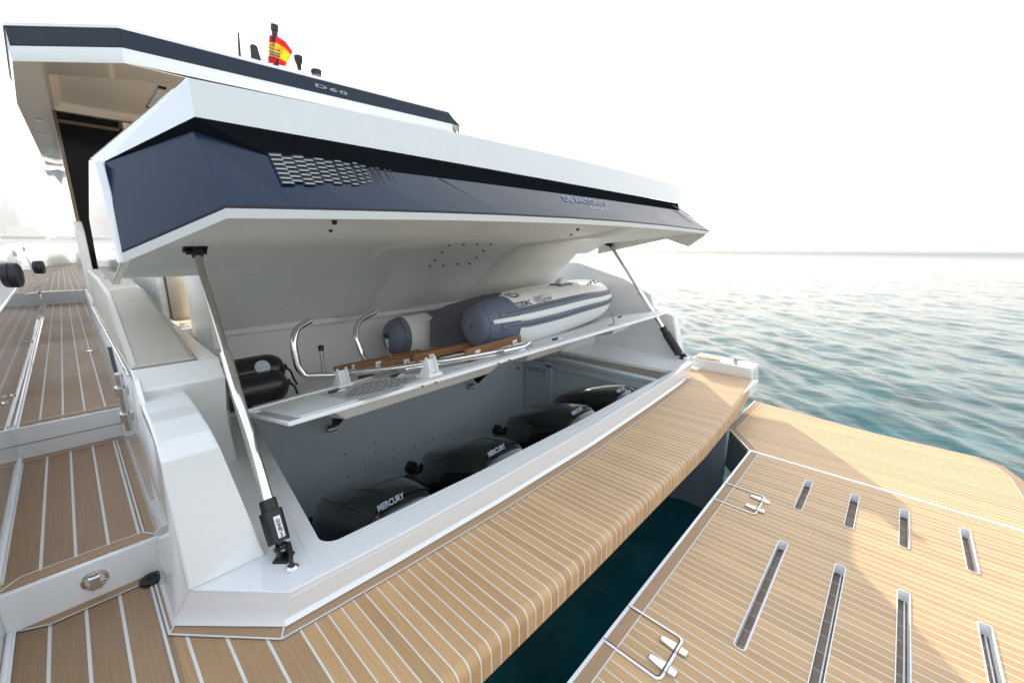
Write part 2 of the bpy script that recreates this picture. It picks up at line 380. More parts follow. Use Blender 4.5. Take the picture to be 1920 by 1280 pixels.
m = MB(); strip(m, [(.41, 1.30), (.46, 1.262), (1.2, 1.245), (2.0, 1.25), (2.8, 1.275), (3.4, 1.30)], .004, zc+.0015); strip(m, [(.41, 1.30), (.53, 2.25)], .004, zc+.0015)
make('drain_groove', m, GELM, Y, smooth=False)
# well liner walls
WD = -.95
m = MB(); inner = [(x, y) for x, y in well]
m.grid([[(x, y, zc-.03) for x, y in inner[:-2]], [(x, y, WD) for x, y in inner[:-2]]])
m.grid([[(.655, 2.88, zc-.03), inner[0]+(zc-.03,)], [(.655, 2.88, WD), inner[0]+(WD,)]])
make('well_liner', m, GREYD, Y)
m = MB(); m.box((.38, 2.9, .20), (4.05, 2.95, .70)); make('aft_bulkhead', m, GELM, Y)
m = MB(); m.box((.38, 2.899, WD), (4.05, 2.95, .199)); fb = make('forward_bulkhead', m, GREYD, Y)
# far side wall of the well with its recessed panel and ledges
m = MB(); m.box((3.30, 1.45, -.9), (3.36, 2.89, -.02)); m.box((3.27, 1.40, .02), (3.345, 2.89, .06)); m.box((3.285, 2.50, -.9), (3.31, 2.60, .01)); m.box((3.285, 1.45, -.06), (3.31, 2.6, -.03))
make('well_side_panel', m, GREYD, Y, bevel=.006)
m = MB()
for px in ((970, 690), (994, 690), (1006, 693), (1020, 695)):
    p = aX(px[0], px[1], 3.285) if px[0] > 985 else aY(px[0], px[1], 2.895)
    ax = (-1, 0, 0) if px[0] > 985 else (0, -1, 0)
    m.lathe(p, ax, [(-.01, .022), (.010, .022), (.012, .014), (.004, .013)], 16)
split(make('through_fitting', m, STEELB, fb))
m = MB()
for px, py in ((647,851),(682,865),(703,849),(735,835),(709,870),(736,858),(771,841),(779,839),(804,827),(811,824),(835,816),(842,813),(864,804),(871,801),(924,767),(939,775),(925,780),(956,767),(908,788),(654,893),(685,880),(704,829),(738,841)):
    p = aY(px, py, 2.898); m.lathe(p, (0, -1, 0), [(-.002, .006), (.002, .006), (.003, .002)], 8)
split(make('bolt_hole', m, INK, fb))
# sponson wall below the bench and transom under it
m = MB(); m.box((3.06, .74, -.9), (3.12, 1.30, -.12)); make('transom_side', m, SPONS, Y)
m = MB(); m.box((-.6, 1.27, -.95), (.46, 1.33, -.11)); m.box((.0, 1.33, -.95), (.05, 12, -.02)); split(make('hull_side', m, GELM, Y))
m = MB(); m.box((4.02, 1.30, -.95), (4.12, 13, .02)); split(make('hull_side', m, GELM, Y))

# ---- port quarter block (steps down beside the well)
m = MB()
prof = [(1.446, zc), (1.47, .32), (1.488, .54), (1.53, .585), (1.62, .618), (1.80, .635), (2.30, .60), (2.30, zc)]
m.prism(prof, .1, lambda y, z: .315 if z < .2 else .315-.085*min(1, (z-.12)/.5))
make('quarter_moulding', m, GEL, Y, bevel=.007, ang=13)
m = MB(); m.prism([(2.30, .10), (1.95, .50), (1.86, .66), (1.925, .728), (4.5, .728), (4.5, .1)], .1, lambda y, z: .36 if y < 2.0 else (.44 if z < .2 else .40))
make('console', m, GEL, Y, bevel=.008, ang=13)
m = MB(); rows = []
for y, zt in ((1.462, .115), (1.475, .32), (1.492, .535), (1.53, .58), (1.62, .612), (1.80, .628), (1.925, .722), (6.2, .722)):
    yb = max(y, 1.491); rows.append([(.114, y+.004, zt+.004), (.101, y, zt-.008), (.09, y*.6+yb*.4, zt*.55), (.064, yb, .022), (.050, yb-.002, .004)])
m.grid(rows); m.poly([(.050, 1.489, .004), (.064, 1.491, .022), (.066, 1.478, .020), (.056, 1.477, .005)]); make('console_side', m, GEL, Y, ang=50)
m = MB(); m.tube([(.094, 1.96, .700), (.094, 4.5, .700)], .0045); make('trim_rail', m, STEEL, Y)
# latch post and socket on the console side
m = MB(); a, b = aX(206, 690, .055), aX(238, 803, .055); a = aX(222, 700, .07); b = aX(243, 805, .07)
lp = make('gate_latch', MB().tube([a, b], .011), STEELB, Y)
split(make('latch_collar', MB().tube([a+(b-a)*.22, a+(b-a)*.36], .019).tube([a+(b-a)*.68, a+(b-a)*.82], .019), STEELB, lp))
a2, b2 = aX(205, 650, .07), aX(218, 700, .07); make('gate_latch', MB().obox((a2+b2)/2, (0, 1, 0), (a2-b2).normalized(), (1, 0, 0), .012, (a2-b2).length/2, .006), BLACKG, Y)
m = MB(); 
for py in (870, 890, 912): 
    p = aX(273+(py-870)*.3, py, .094); m.lathe(p, (-1, 0, 0), [(0, .012), (.003, .011), (.004, .003)], 14)
split(make('courtesy_button', m, STEEL, Y))
m = MB(); p = aX(291, 940, .088); m.obox(p, (0, 1, 0), (0, 0, 1), (1, 0, 0), .006, .022, .004); make('isolator_key', m, BLACKP, Y)

# ---- side deck steps
m = MB(); m.box((-.30, 1.81, -.05), (.075, 3.02, .1335)); make('step_riser', m, GEL, Y, bevel=.006)
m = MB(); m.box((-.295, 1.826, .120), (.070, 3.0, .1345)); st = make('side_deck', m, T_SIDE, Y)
m = MB(); strip(m, [(-.295, 1.850), (.07, 1.850)], .050, .1357); strip(m, [(-.295, 2.975), (.07, 2.975)], .05, .1355); strip(m, [(.062, 1.86), (.062, 2.95)], .022, .136); split(make('border_board', m, T_BX, st, smooth=False))
m = MB(); strip(m, [(-.295, 1.826), (-.25, 1.877), (.040, 1.877), (.07, 1.830)], .006, .1375); strip(m, [(.043, 1.877), (.043, 2.95)], .006, .138); strip(m, [(-.295, 2.95), (.07, 2.95)], .006, .1375); make('caulking', m, CAULK, st, smooth=False)
m = MB(); m.box((-.31, 3.005, .12), (.098, 9.3, .205)); m.box((-.31, 2.995, .21), (.098, 9.3, .2962)); m.box((-.31, 3.02, .2), (.09, 9.2, .215)); make('step_riser', m, GEL, Y, bevel=.005)
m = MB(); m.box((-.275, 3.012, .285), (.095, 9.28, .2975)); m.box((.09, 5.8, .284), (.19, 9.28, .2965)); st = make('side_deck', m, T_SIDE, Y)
m = MB(); strip(m, [(-.27, 3.037), (.09, 3.037)], .048, .2995); split(make('border_board', m, T_BX, st, smooth=False))
m = MB(); strip(m, [(-.27, 3.064), (.09, 3.064)], .006, .301); strip(m, [(-.27, 4.02), (.09, 4.02)], .004, .301); make('caulking', m, CAULK, st, smooth=False)
m = MB(); m.lathe(aZ(168, 658, .3), (0, 0, 1), [(0, .02), (.003, .019), (.004, .006)], 16); make('deck_fitting', m, STEEL, Y)
m = MB(); m.box((-.31, 9.28, .2), (.3, 9.34, .49)); make('step_riser', m, GEL, Y)
fd = [(v.x, v.y) for v in [aZ(a, b, .488) for a, b in ((78, 543), (82, 530), (92, 517), (107, 506), (128, 497), (152, 489))]]
m = MB(); m.prism([(-.31, 9.34), (.40, 9.34), (1.2, fd[-1][1])]+fd[::-1], .45, .487, axis=2); make('fore_deck', m, T_SIDE, Y)
# pop-up cleat in the riser, black cap on the deck
cl = make('pop_up_cleat', MB().lathe((-.096, 1.812, .068), (0, -1, 0), [(0, .034), (.006, .034), (.008, .024), (.002, .022)], 26), STEEL, Y)
make('cleat_horn', MB().obox((-.096, 1.797, .066), (1, 0, 0), (0, 1, 0), (0, 0, 1), .013, .014, .021), STEEL, cl)
make('filler_cap', MB().lathe(aZ(285, 1087, .004), (0, 0, 1), [(0, .034), (.010, .033), (.012, .014), (.006, .011), (.005, .002)], 26), RUBBER, Y)

# ---- port bulwark (polished, mirrors the deck)
BUL = simple('polished_bulwark', (.62, .60, .57), .05, coat=1., var=.02)
m = MB(); m.prism([(1.0, -.1), (1.0, .45), (2.2, .72), (3.4, .775), (5.2, .81), (6.0, .84), (6.0, -.1)], -.40, -.298); bw = make('bulwark', m, BUL, Y, bevel=.01)
bpts = [Vector((-.30, 5.6, .29)), Vector((-.302, 7.0, .29)), Vector((-.305, 8.3, .29)), Vector((-.306, 9.3, .29))]+[aZ(a, b, .488) for a, b in ((78, 543), (82, 530), (92, 517), (107, 506), (128, 497), (152, 489))]
m = MB(); rows = []
for k, p in enumerate(bpts):
    zt = 1.03 if k == 0 else (1.10 if k == 1 else 1.155+.012*k); o = .04+.02*k
    rows.append([p, p+Vector((-o*.2, 0, .32)), Vector((p.x-o*.8, p.y+o*.2, zt-.03)), Vector((p.x-o, p.y+o*.3, zt)), Vector((p.x-o-.10, p.y+o*.5, zt)), Vector((p.x-o-.14, p.y+o*.5, .2))])
m.grid(rows); m.poly(rows[0]); make('bulwark', m, BUL, Y, ang=40)
m = MB()
for px, py in ((4, 757), (20, 742), (56, 640), (70, 597), (78, 570)): 
    p = aX(px, py, -.292); m.lathe(p, (1, 0, 0), [(0, .010), (.008, .007), (.016, .010), (.019, .004)], 12)
split(make('lashing_stud', m, STEEL, bw))
m = MB(); strip(m, [(-.287, .9), (-.287, 1.81)], .02, .006); m.tube([(-.290, .9, .006), (-.290, 1.8, .006)], .008); m.tube([(-.296, 1.82, .138), (-.296, 3.0, .138)], .008); m.tube([(-.288, 3.02, .30), (-.30, 9.2, .30)], .008); make('waterway', m, GEL, Y)
m = MB()
for px, py in ((28, 477), (45, 467)):
    p = aX(px, py, -.315); m.obox(p, (0, 1, 0), (0, 0, 1), (1, 0, 0), .07, .02, .01)
split(make('fairlead', m, STEELB, Y))
def side_fender(px, py, h, yw, lab):
    p = aX(px, py, -.25 if px < 50 else -.17); t = thing('side_fender', p, lab, 'fender', 'round black fenders on the port bulwark')
    ax = Vector((.98, -.16, 0)).normalized()
    m_ = MB().lathe(p, ax, [(-yw, h*.30), (-yw, h*.42), (-yw*.8, h*.48), (-.004, h*.5), (-.001, h*.475), (.001, h*.475), (.004, h*.5), (yw*.8, h*.48), (yw, h*.42), (yw, h*.30)], 28)
    make('body', m_, RUBBER, t); make('hub', MB().lathe(p, ax, [(-yw-.005, h*.12), (-yw-.005, h*.22), (yw+.005, h*.22), (yw+.005, h*.12)], 16), BLACKP, t)
side_fender(22, 516, .165, .04, 'larger round black fender on the port bulwark, nearest the camera')
side_fender(73, 501, .125, .034, 'smaller round blue-black fender further forward on the port bulwark')

# ---- starboard quarter (far side) : wing bulwark, inner face, upper moulding
m = MB(); m.prism([(1.40, -.14), (1.40, .105), (.86, .092), (.835, -.10), (.85, -.16)], 4.125, 4.36); wb = make('wing_bulwark', m, GEL, Y, bevel=.012)
p = Vector((4.22, 1.02, .10)); make('mooring_cleat', MB().obox(p+Vector((0, 0, .02)), (1, 0, 0), (0, 1, 0), (0, 0, 1), .035, .02, .022).obox(p+Vector((0, 0, .045)), (1, 0, 0), (0, 1, 0), (0, 0, 1), .02, .045, .006), STEEL, wb, bevel=.004)
m = MB(); m.poly([(4.19+.05*sin(t)*1., 1.27+.13*cos(t), .109) for t in [2*pi*k/24 for k in range(24)]]); make('teak_inlay', m, T_BX, wb, smooth=False)
m = MB(); m.box((.40, 2.955, .25), (3.55, 3.7, .712)); make('sofa_base', m, GELM, Y, bevel=.01)
m = MB(); m.box((.30, 3.71, .2), (3.97, 6.24, .30)); make('cockpit_floor', m, T_SIDE, Y)
# far coaming riser : tall side screen behind the well on the starboard side
pts = [(1080, 492), (1110, 503), (1170, 522), (1222, 553), (1226, 572), (1240, 588), (1262, 600), (1276, 668)]
m = MB()
XS = 3.98
prof = [(1.46, .10)]+[(aX(px, py, XS).y, aX(px, py, XS).z) for px, py in reversed(((1085, 492), (1122, 505), (1170, 522), (1220, 552), (1226, 578), (1262, 591), (1266, 612)))]+[(4.6, 1.08), (4.6, .1)]
m.prism(prof, XS, 4.10); make('side_screen', m, GEL, Y, bevel=.015)
m = MB(); m.box((3.35, 2.42, .10), (3.98, 2.90, .44)); m.box((3.35, 2.895, .1), (3.98, 2.96, .5)); make('side_locker', m, GEL, Y, bevel=.015)
m = MB(); m.prism([(2.55, .42), (2.60, .50), (4.6, .52), (4.6, .42)], 3.45, 3.98); make('side_shelf', m, GEL, Y, bevel=.012)
m = MB(); m.box((3.62, 3.1, .55), (3.9, 3.25, 1.10)); 
tag(make('aft_seat_cushion', m, VINYL, None, bevel=.04, origin=(3.75, 3.17, .55)), 'beige seat cushion glowing in low sun behind the inflatable boat on the far side', 'cushion')
# sunset-orange nav reflector on the far quarter
m = MB(); m.lathe((4.13, 1.62, .25), (1, 0, 0), [(0, .05), (.02, .045), (.035, .02), (.04, .002)], 18); make('side_lamp', m, simple('amber_lens', (.55, .2, .09), .2), Y)

# ---- shelf (raised garage floor)
ux = Vector((1, 0, .018)).normalized(); uy = Vector((0, 1, -.2286)).normalized(); uz = ux.cross(uy).normalized()
SO = Vector((.45, 1.5, .55))
def sh(x, y, h=0): return Vector((x, y, shelf_z(x, y)))+uz*h
def shelf_mat():
    m_, t, p = new_mat('honeycomb_nonslip'); setp(p, Roughness=.42)
    g = N(t, 'ShaderNodeNewGeometry'); s = N(t, 'ShaderNodeSeparateXYZ'); t.links.new(g.outputs['Position'], s.inputs[0])
    def saw(o, k): return math_n(t, 'ABSOLUTE', math_n(t, 'SUBTRACT', math_n(t, 'FRACT', math_n(t, 'MULTIPLY', o, k)), .5))
    a = math_n(t, 'GREATER_THAN', saw(s.outputs[0], 48.), .40); b = math_n(t, 'GREATER_THAN', saw(s.outputs[1], 48.), .40)
    l = math_n(t, 'MAXIMUM', a, math_n(t, 'MULTIPLY', b, .6))
    mx = N(t, 'ShaderNodeMix', data_type='RGBA'); mx.inputs[6].default_value = (.76, .77, .77, 1); mx.inputs[7].default_value = (.56, .57, .58, 1)
    t.links.new(l, mx.inputs[0]); t.links.new(mx.outputs[2], p.inputs['Base Color'])
    bp = N(t, 'ShaderNodeBump', invert=True); bp.inputs['Strength'].default_value = .5; bp.inputs['Distance'].default_value = .002
    t.links.new(l, bp.inputs['Height']); t.links.new(bp.outputs[0], p.inputs['Normal']); return m_
so_l = [(.452, 1.50), (.458, 2.05), (.52, 2.88), (3.60, 2.88), (3.72, 2.0), (3.84, 1.475), (3.3, 1.43), (2.2, 1.465), (1.2, 1.49)]
def slab(name, pts, h0, h1, mat, par, bevel=0):
    m_ = MB(); m_.loft([[sh(x, y, h0) for x, y in pts], [sh(x, y, h1) for x, y in pts]]); return make(name, m_, mat, par, bevel=bevel)
shelf = slab('garage_shelf', so_l, -.018, 0, GEL, Y, .004)
def inset(pts, d):
    c = Vector((sum(p[0] for p in pts)/len(pts), sum(p[1] for p in pts)/len(pts))); out = []
    for p in pts: 
        x = p[0]+(d if p[0] < 1 else (-d if p[0] > 3.2 else 0)); y = p[1]+(d*.6 if p[1] < 1.8 else (-d if p[1] > 2.7 else 0)); out.append((x, y))
    return out
slab('nonslip_mat', inset(so_l, .05), .0005, .004, shelf_mat(), shelf)
for x0, x1 in ((.62, 1.55), (1.75, 2.25), (2.75, 3.05)):
    m = MB(); m.loft([[sh(x0+.06, 1.58, -.07), sh(x1-.06, 1.58, -.07), sh(x1-.06, 2.8, -.07), sh(x0+.06, 2.8, -.07)], [sh(x0, 1.515, -.018), sh(x1, 1.515, -.018), sh(x1, 2.86, -.018), sh(x0, 2.86, -.018)]]); make('shelf_rib', m, GEL, shelf, bevel=.006)
m = MB(); m.tube([sh(.46, 2.07, .006), sh(.66, 2.1, .006), sh(1.1, 2.12, .006)], .008); make('edge_bead', m, GEL, shelf)
# vent patch and latches on the shelf
m = MB()
for j in range(6):
    n_ = (5, 8, 9, 9, 8, 5)[j]
    for i in range(n_):
        px_ = 660+j*5+i*13-(n_-5)*4; py_ = 745-j*4.6-i*2.6+(n_-5)*1.0
        c = on_shelf(px_, py_)+uz*.006; m.obox(c, (ux+uy*.25*(1 if i % 2 else -1)).normalized(), uy, uz, .013, .0045, .0012)
split(make('drain_slot', m, INK, shelf))
m = MB(); 
dp = [on_shelf(a, b) for a, b in ((598, 741), (650, 727), (700, 716), (800, 704), (755, 727), (700, 748), (655, 752))]
m.loft([[p+uz*.0042 for p in dp], [p+uz*.0055 for p in dp]])
make('drain_panel', m, simple('mottled_grey_panel', (.46, .47, .47), .5, var=.3, scale=40), shelf)
for px, py in ((628, 737), (742, 707), (1042, 638), (1163, 596)):
    c = on_shelf(px, py); l = make('lift_latch', MB().obox(c+uz*.010, ux, uy, uz, .028, .010, .007), RUBBER, shelf, bevel=.003)
    make('latch_base', MB().obox(c+ux*.03+uz*.006, ux, uy, uz, .02, .016, .005), WPL, l, bevel=.002)
# ladder cradles
for px, py in ((641, 725), (805, 706)):
    c = on_shelf(px, py)
    m = MB(); sc = 1.2 if px < 700 else 1.15
    for s_ in (-.02, .02):
        m.loft([[c+ux*s_*sc+uy*(y)*sc+uz*z*sc for y, z in ((-.045, 0), (.05, 0), (.02, .04), (-.005, .045), (-.02, .085), (-.035, .085))] , [c+ux*(s_+.006)*sc+uy*(y)*sc+uz*z*sc for y, z in ((-.045, 0), (.05, 0), (.02, .04), (-.005, .045), (-.02, .085), (-.035, .085))]])
    m.obox(c+uz*.008, ux, uy, uz, .035*sc, .05*sc, .008*sc); m.obox(c+uz*.045*sc-uy*.012*sc, ux, uy, uz, .022*sc, .010*sc, .03*sc)
    make('ladder_cradle', m, WPL, shelf, bevel=.002)
m = MB()
for px, py in ((794, 726), (818, 717), (936, 682), (957, 677)):
    m.lathe(on_line(px, py, sh(.45, 1.47, -.012), sh(3.8, 1.46, -.012)), (0, -1, 0), [(-.01, .004), (.012, .004)], 8)
split(make('hinge_pin', m, STEELB, shelf))
# shelf actuators on the bulkhead
for px, py, tx, ty in ((622, 800, 650, 752), (885, 722, 914, 690)):
    f = aY(px, py, 2.86); e = sh(f.x+.10, 2.40, -.03); d = (e-f)
    a_ = make('shelf_actuator', MB().tube([f+d*.12, f+d*.42, f+d*.44, f+d*.62], [.032, .032, .026, .026], 18), BLACKP, Y)
    make('piston', MB().tube([f+d*.6, e], .017), STEEL, a_); make('bracket', MB().obox(f+Vector((0, .02, 0)), (1, 0, 0), (0, 1, 0), (0, 0, 1), .03, .02, .012).tube([f-Vector((.03, 0, .02)), f+Vector((.03, 0, -.02))], .015), STEELB, a_)

# ---- hatch lid
LX = [.295, .45, .65, .95, 1.3, 1.75, 2.3, 2.9, 3.4, 3.7]
def lt(x): return (x-.3)/3.4
def cv(a, b, c, x):        # ends a, b and mid c
    t = min(1, max(0, lt(x))); return a*(1-t)*(1-2*t)+4*c*t*(1-t)-b*t*(1-2*t)
def P_T(x): return Vector((x if x < 3.5 else 3.5+(x-3.5)*.55, 1.43-.012*sin(pi*lt(x)), cv(1.578, 1.652, 1.632, x)))
def P_G(x): return Vector((x if x < 3.4 else 3.4+(x-3.4)*.35, 1.42-.012*sin(pi*lt(x)), cv(1.484, 1.516, 1.500, x)))
def P_H(x): return Vector((x if x < 3.4 else 3.4+(x-3.4)*.1, 1.375-.012*sin(pi*lt(x)), cv(1.40, 1.452, 1.432, x)))
def P_F(x): return Vector((x if x < 3.4 else 3.4+(x-3.4)*1.27, 1.247-.012*sin(pi*lt(x)), cv(1.244, 1.298, 1.300, x)))
def P_E(x): q = P_F(x); return q+Vector((0, .004, -.024))
LID = make('hatch_lid', (lambda m_: (m_.grid([[P_T(x) for x in LX], [P_G(x) for x in LX]]), m_)[1])(MB()), GEL, Y)
ct, cg, ch, cf, ce = Vector((.098, 1.735, 1.392)), Vector((.115, 1.58, 1.369)), Vector((.1145, 1.575, 1.364)), Vector((.1005, 1.396, 1.135)), Vector((.100, 1.40, 1.112))
x0 = LX[0]
H0 = Vector((.289, 1.433, 1.450))
LX2 = LX[1:]
def lid_part(nm, mb_, mat, **k): return make(nm, mb_, mat, LID, **k)
m = MB(); m.poly([P_T(x0), P_G(x0), cg, ct]); lid_part('corner_cowl', m, GEL)
# top skin, side skirt and aft edge
m = MB()
back1 = lambda x: Vector((x, 2.35, 1.42+.02*lt(x))); back2 = lambda x: Vector((x, 3.02, .86+.05*lt(x)))
LB = [.46]+LX[2:]
m.grid([[P_T(x) for x in LX], [P_T(x)+Vector((0, .03, .006)) for x in LX], [back1(min(x, 3.7)) for x in LX]]); m.grid([[back1(min(x, 3.6)) for x in LB], [Vector((min(x, 3.56), 2.93, .92)) for x in LB], [Vector((min(x, 3.56), 2.905, .68)) for x in LB]])
m.grid([[P_T(x0), P_T(x0)+Vector((0, .03, .006)), back1(x0), Vector((x0, 2.5, 1.08))], [ct, ct+Vector((0, .03, .006)), Vector((.12, 2.35, 1.25)), Vector((.12, 2.46, 1.075))]]); m.grid([[back1(x0), back1(.46)], [Vector((x0, 2.5, 1.08)), Vector((.46, 2.5, 1.08))]])
lid_part('top_skin', m, GEL)
m = MB(); sk = [(1.56, 1.366), (1.735, 1.392), (2.35, 1.26), (2.46, 1.06), (1.82, 1.032), (1.40, 1.112)]
m.prism(sk, .094, .112); lid_part('side_skirt', m, GEL, bevel=.004)
m = MB(); fx = 3.72; fx = 3.74; m.prism([(1.262, 1.305), (1.272, 1.262), (1.40, 1.172), (1.6, 1.24), (2.3, 1.10), (2.3, 1.2), (1.5, 1.34)], fx, fx+.035); lid_part('side_skirt', m, GEL, bevel=.006)
# dark window band : upper strip painted black for shade and reflection, navy lower panel
xm = .335
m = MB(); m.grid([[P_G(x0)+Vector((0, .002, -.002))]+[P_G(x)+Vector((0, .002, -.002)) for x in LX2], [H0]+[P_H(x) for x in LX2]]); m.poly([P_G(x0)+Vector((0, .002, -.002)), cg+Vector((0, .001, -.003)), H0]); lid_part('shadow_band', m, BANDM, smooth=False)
m = MB(); m.grid([[H0]+[P_H(x) for x in LX2], [P_F(x)+Vector((0, .001, .008)) for x in LX]]); win = lid_part('window_panel', m, NAVY, smooth=False)
m = MB(); m.poly([H0, cg+Vector((0, .001, -.003)), cf+Vector((0, 0, .006)), P_F(x0)+Vector((0, .001, .008))]); lid_part('corner_window', m, NAVY, smooth=False)
m = MB(); m.grid([[P_F(x)+Vector((0, .001, .008)) for x in LX], [P_F(x) for x in LX]]); m.poly([P_F(x0)+Vector((0, .001, .008)), P_F(x0), cf, cf+Vector((0, 0, .006))]); lid_part('window_seal', m, INK)
m = MB(); m.grid([[P_F(x) for x in LX], [P_E(x) for x in LX]]); m.poly([P_F(x0), P_E(x0), ce, cf]); m.poly([cg, ch, cf, ce, ce-Vector((0.01, -.02, 0)), cg-Vector((.01, -.02, 0))]); lid_part('lower_flange', m, GEL)
jx = 1.04; m = MB(); a, b = P_H(jx), P_F(jx+.22); m.tube([a+Vector((0, -.001, 0)), b+Vector((0, -.0005, .004))], .0015, 6); lid_part('panel_joint', m, INK)
# liner (underside)
LXU = [.10, .20]+LX
UPR = [(1.27, 1.232), (2.20, 1.140), (2.42, 1.045), (2.865, .66)]
def up(x, y):
    t = lt(x); dz = .058*t
    for a, b in zip(UPR, UPR[1:]):
        if y <= b[0]: return a[1]+(b[1]-a[1])*(y-a[0])/(b[0]-a[0])+dz
    return UPR[-1][1]+dz
rows = []
for x in LXU:
    e = P_E(x) if x >= x0 else (P_E(x0)*(1-(x0-x)/.195)+ce*((x0-x)/.195)); xe = min(max(e.x, .112), 3.74)
    rows.append([e, e+Vector((0, .022, .010))]+[Vector((xe, y, up(xe, y))) for y in (1.5, 1.85, 2.20, 2.42)])
m = MB(); m.grid(rows)
rows = []
for x in [.455]+[v for v in LX if .5 < v < 3.4]+[3.55]:
    rows.append([Vector((x, y, up(x, y))) for y in (2.42, 2.64, 2.865)])
m.grid(rows)
lid_part('liner', m, simple('matt_hatch_liner', (.87, .87, .84), .5, var=.04, scale=3, bump=.35, bscale=45))
m = MB(); m.box((.435, 2.40, .66), (.46, 2.88, 1.06)); m.box((.10, 2.40, 1.02), (.455, 2.43, 1.07)); m.box((.455, 2.86, .635), (3.55, 2.90, .672)); lid_part('liner_flange', m, GELM, bevel=.004)
for xa, xb in ((1.24, 1.50), (2.42, 2.72)):
    m = MB(); ys = [1.30, 1.5, 1.85, 2.20, 2.42, 2.64, 2.85]
    m.grid([[Vector((x, y, up(x, y)-(h+.002 if y > 1.4 else -.02))) for y in ys] for x, h in ((xa, -.004), (xa+.03, .018), (xb-.03, .018), (xb, -.004))])
    lid_part('liner_rib', m, GELM)
def on_lid(px, py):
    r = ray(px, py); best = None
    for k in range(395):
        y = 1.28+k*.004; p = EYE+r*(y/r.y); d = abs(p.z-up(p.x, y))
        if best is None or d < best[0]: best = (d, p)
    return best[1]
m = MB()
for px, py in ((806, 498), (831, 497), (857, 495), (880, 494), (893, 482), (906, 470), (842, 459), (869, 458), (895, 457), (920, 457), (815, 487), (829, 472), (620, 431), (627, 416), (1071, 439), (1083, 430)):
    p = on_lid(px, py); m.lathe(p, (0, -.2, -1), [(-.004, .0085), (.003, .0085), (.008, .005), (.009, .001)], 8)
split(lid_part('through_bolt', m, BLACKP))
# louvre pattern in the window panel
def on_win(px, py):
    r = ray(px, py); a = P_H(.9); b = P_F(.9); n = Vector((1, 0, .02)).cross(b-a).normalized(); return EYE+r*((a-EYE).dot(n)/r.dot(n))
nW = Vector((1, 0, .02)).cross(P_F(.9)-P_H(.9)).normalized()
if nW.y > 0: nW = -nW
m1, m2 = MB(), MB()
for c in range(14):
    for r_ in range(7):
        if (c % 2) and r_ == 6: continue
        u = c/13.; x = 516+c*22.0-c*c*.42+r_*4.0*(1-.3*u)+ (0); y = 291+c*1.9+r_*8.6*(1-.25*u)+(c % 2)*4.0
        if r_*8 > 54: continue
        w_ = (11.5*(1-u)**.9+1.2); h_ = 2.6*(1-u*.55)
        if y > 345+u*2: continue
        Q = [on_win(x-w_, y-h_), on_win(x+w_-2, y-h_+.8), on_win(x+w_, y+h_+.8), on_win(x-w_+2, y+h_)]
        if min(q.z for q in Q) > P_G(Q[0].x).z-.01: continue
        m2.poly([q+nW*.0012 for q in [on_win(x-w_-1.3, y-h_-1.6), on_win(x+w_-.7, y-h_-.8), on_win(x+w_+1.3, y+h_+1.4), on_win(x-w_+.7, y+h_+.6)]])
        if u < .70: m1.poly([q+nW*.0026 for q in [on_win(x-w_+1.2, y-h_*.25), on_win(x+w_-2.6, y-h_*.25+.8), on_win(x+w_-1.4, y+h_+.5), on_win(x-w_+3, y+h_-.3)]])
lou = lid_part('ventilation_louvres', m2, INK, smooth=False); make('louvre_blade', m1, simple('pale_louvre', (.30, .31, .29), .4), lou, smooth=False)
m = MB()
for j in range(6):
    for i in range(8-abs(j-2)):
        x, y = 1262+i*5.2+j*2.6, 386+i*3.6-j*1.6+j*3.0
        m.poly([on_win(x-2, y-1.2)+nW*.004, on_win(x+2, y+.2)+nW*.004, on_win(x+2.6, y+1.6)+nW*.004, on_win(x-1.4, y+.2)+nW*.004])
lid_part('ventilation_louvres', m, INK, smooth=False)
uxw = Vector((1, -.0, .012)); uyw = (P_H(2.0)-P_F(2.0)).normalized()
def on_panel(x, f):
    a, b = P_H(x), P_F(x); n = Vector((1, 0, .02)).cross(b-a).normalized(); n = -n if n.y > 0 else n
    return a*(1-f)+b*f+n*.003
lettering('maker_name', 'DE ANTONIO', on_panel(2.02, .22), uxw, uyw, .042, simple('faint_badge', (.36, .40, .48), .4), LID, spacing=1.1, width=.42)
lettering('maker_name', 'YACHTS', on_panel(2.12, .50), uxw, uyw, .022, LETW, LID, spacing=1.8, width=.22)

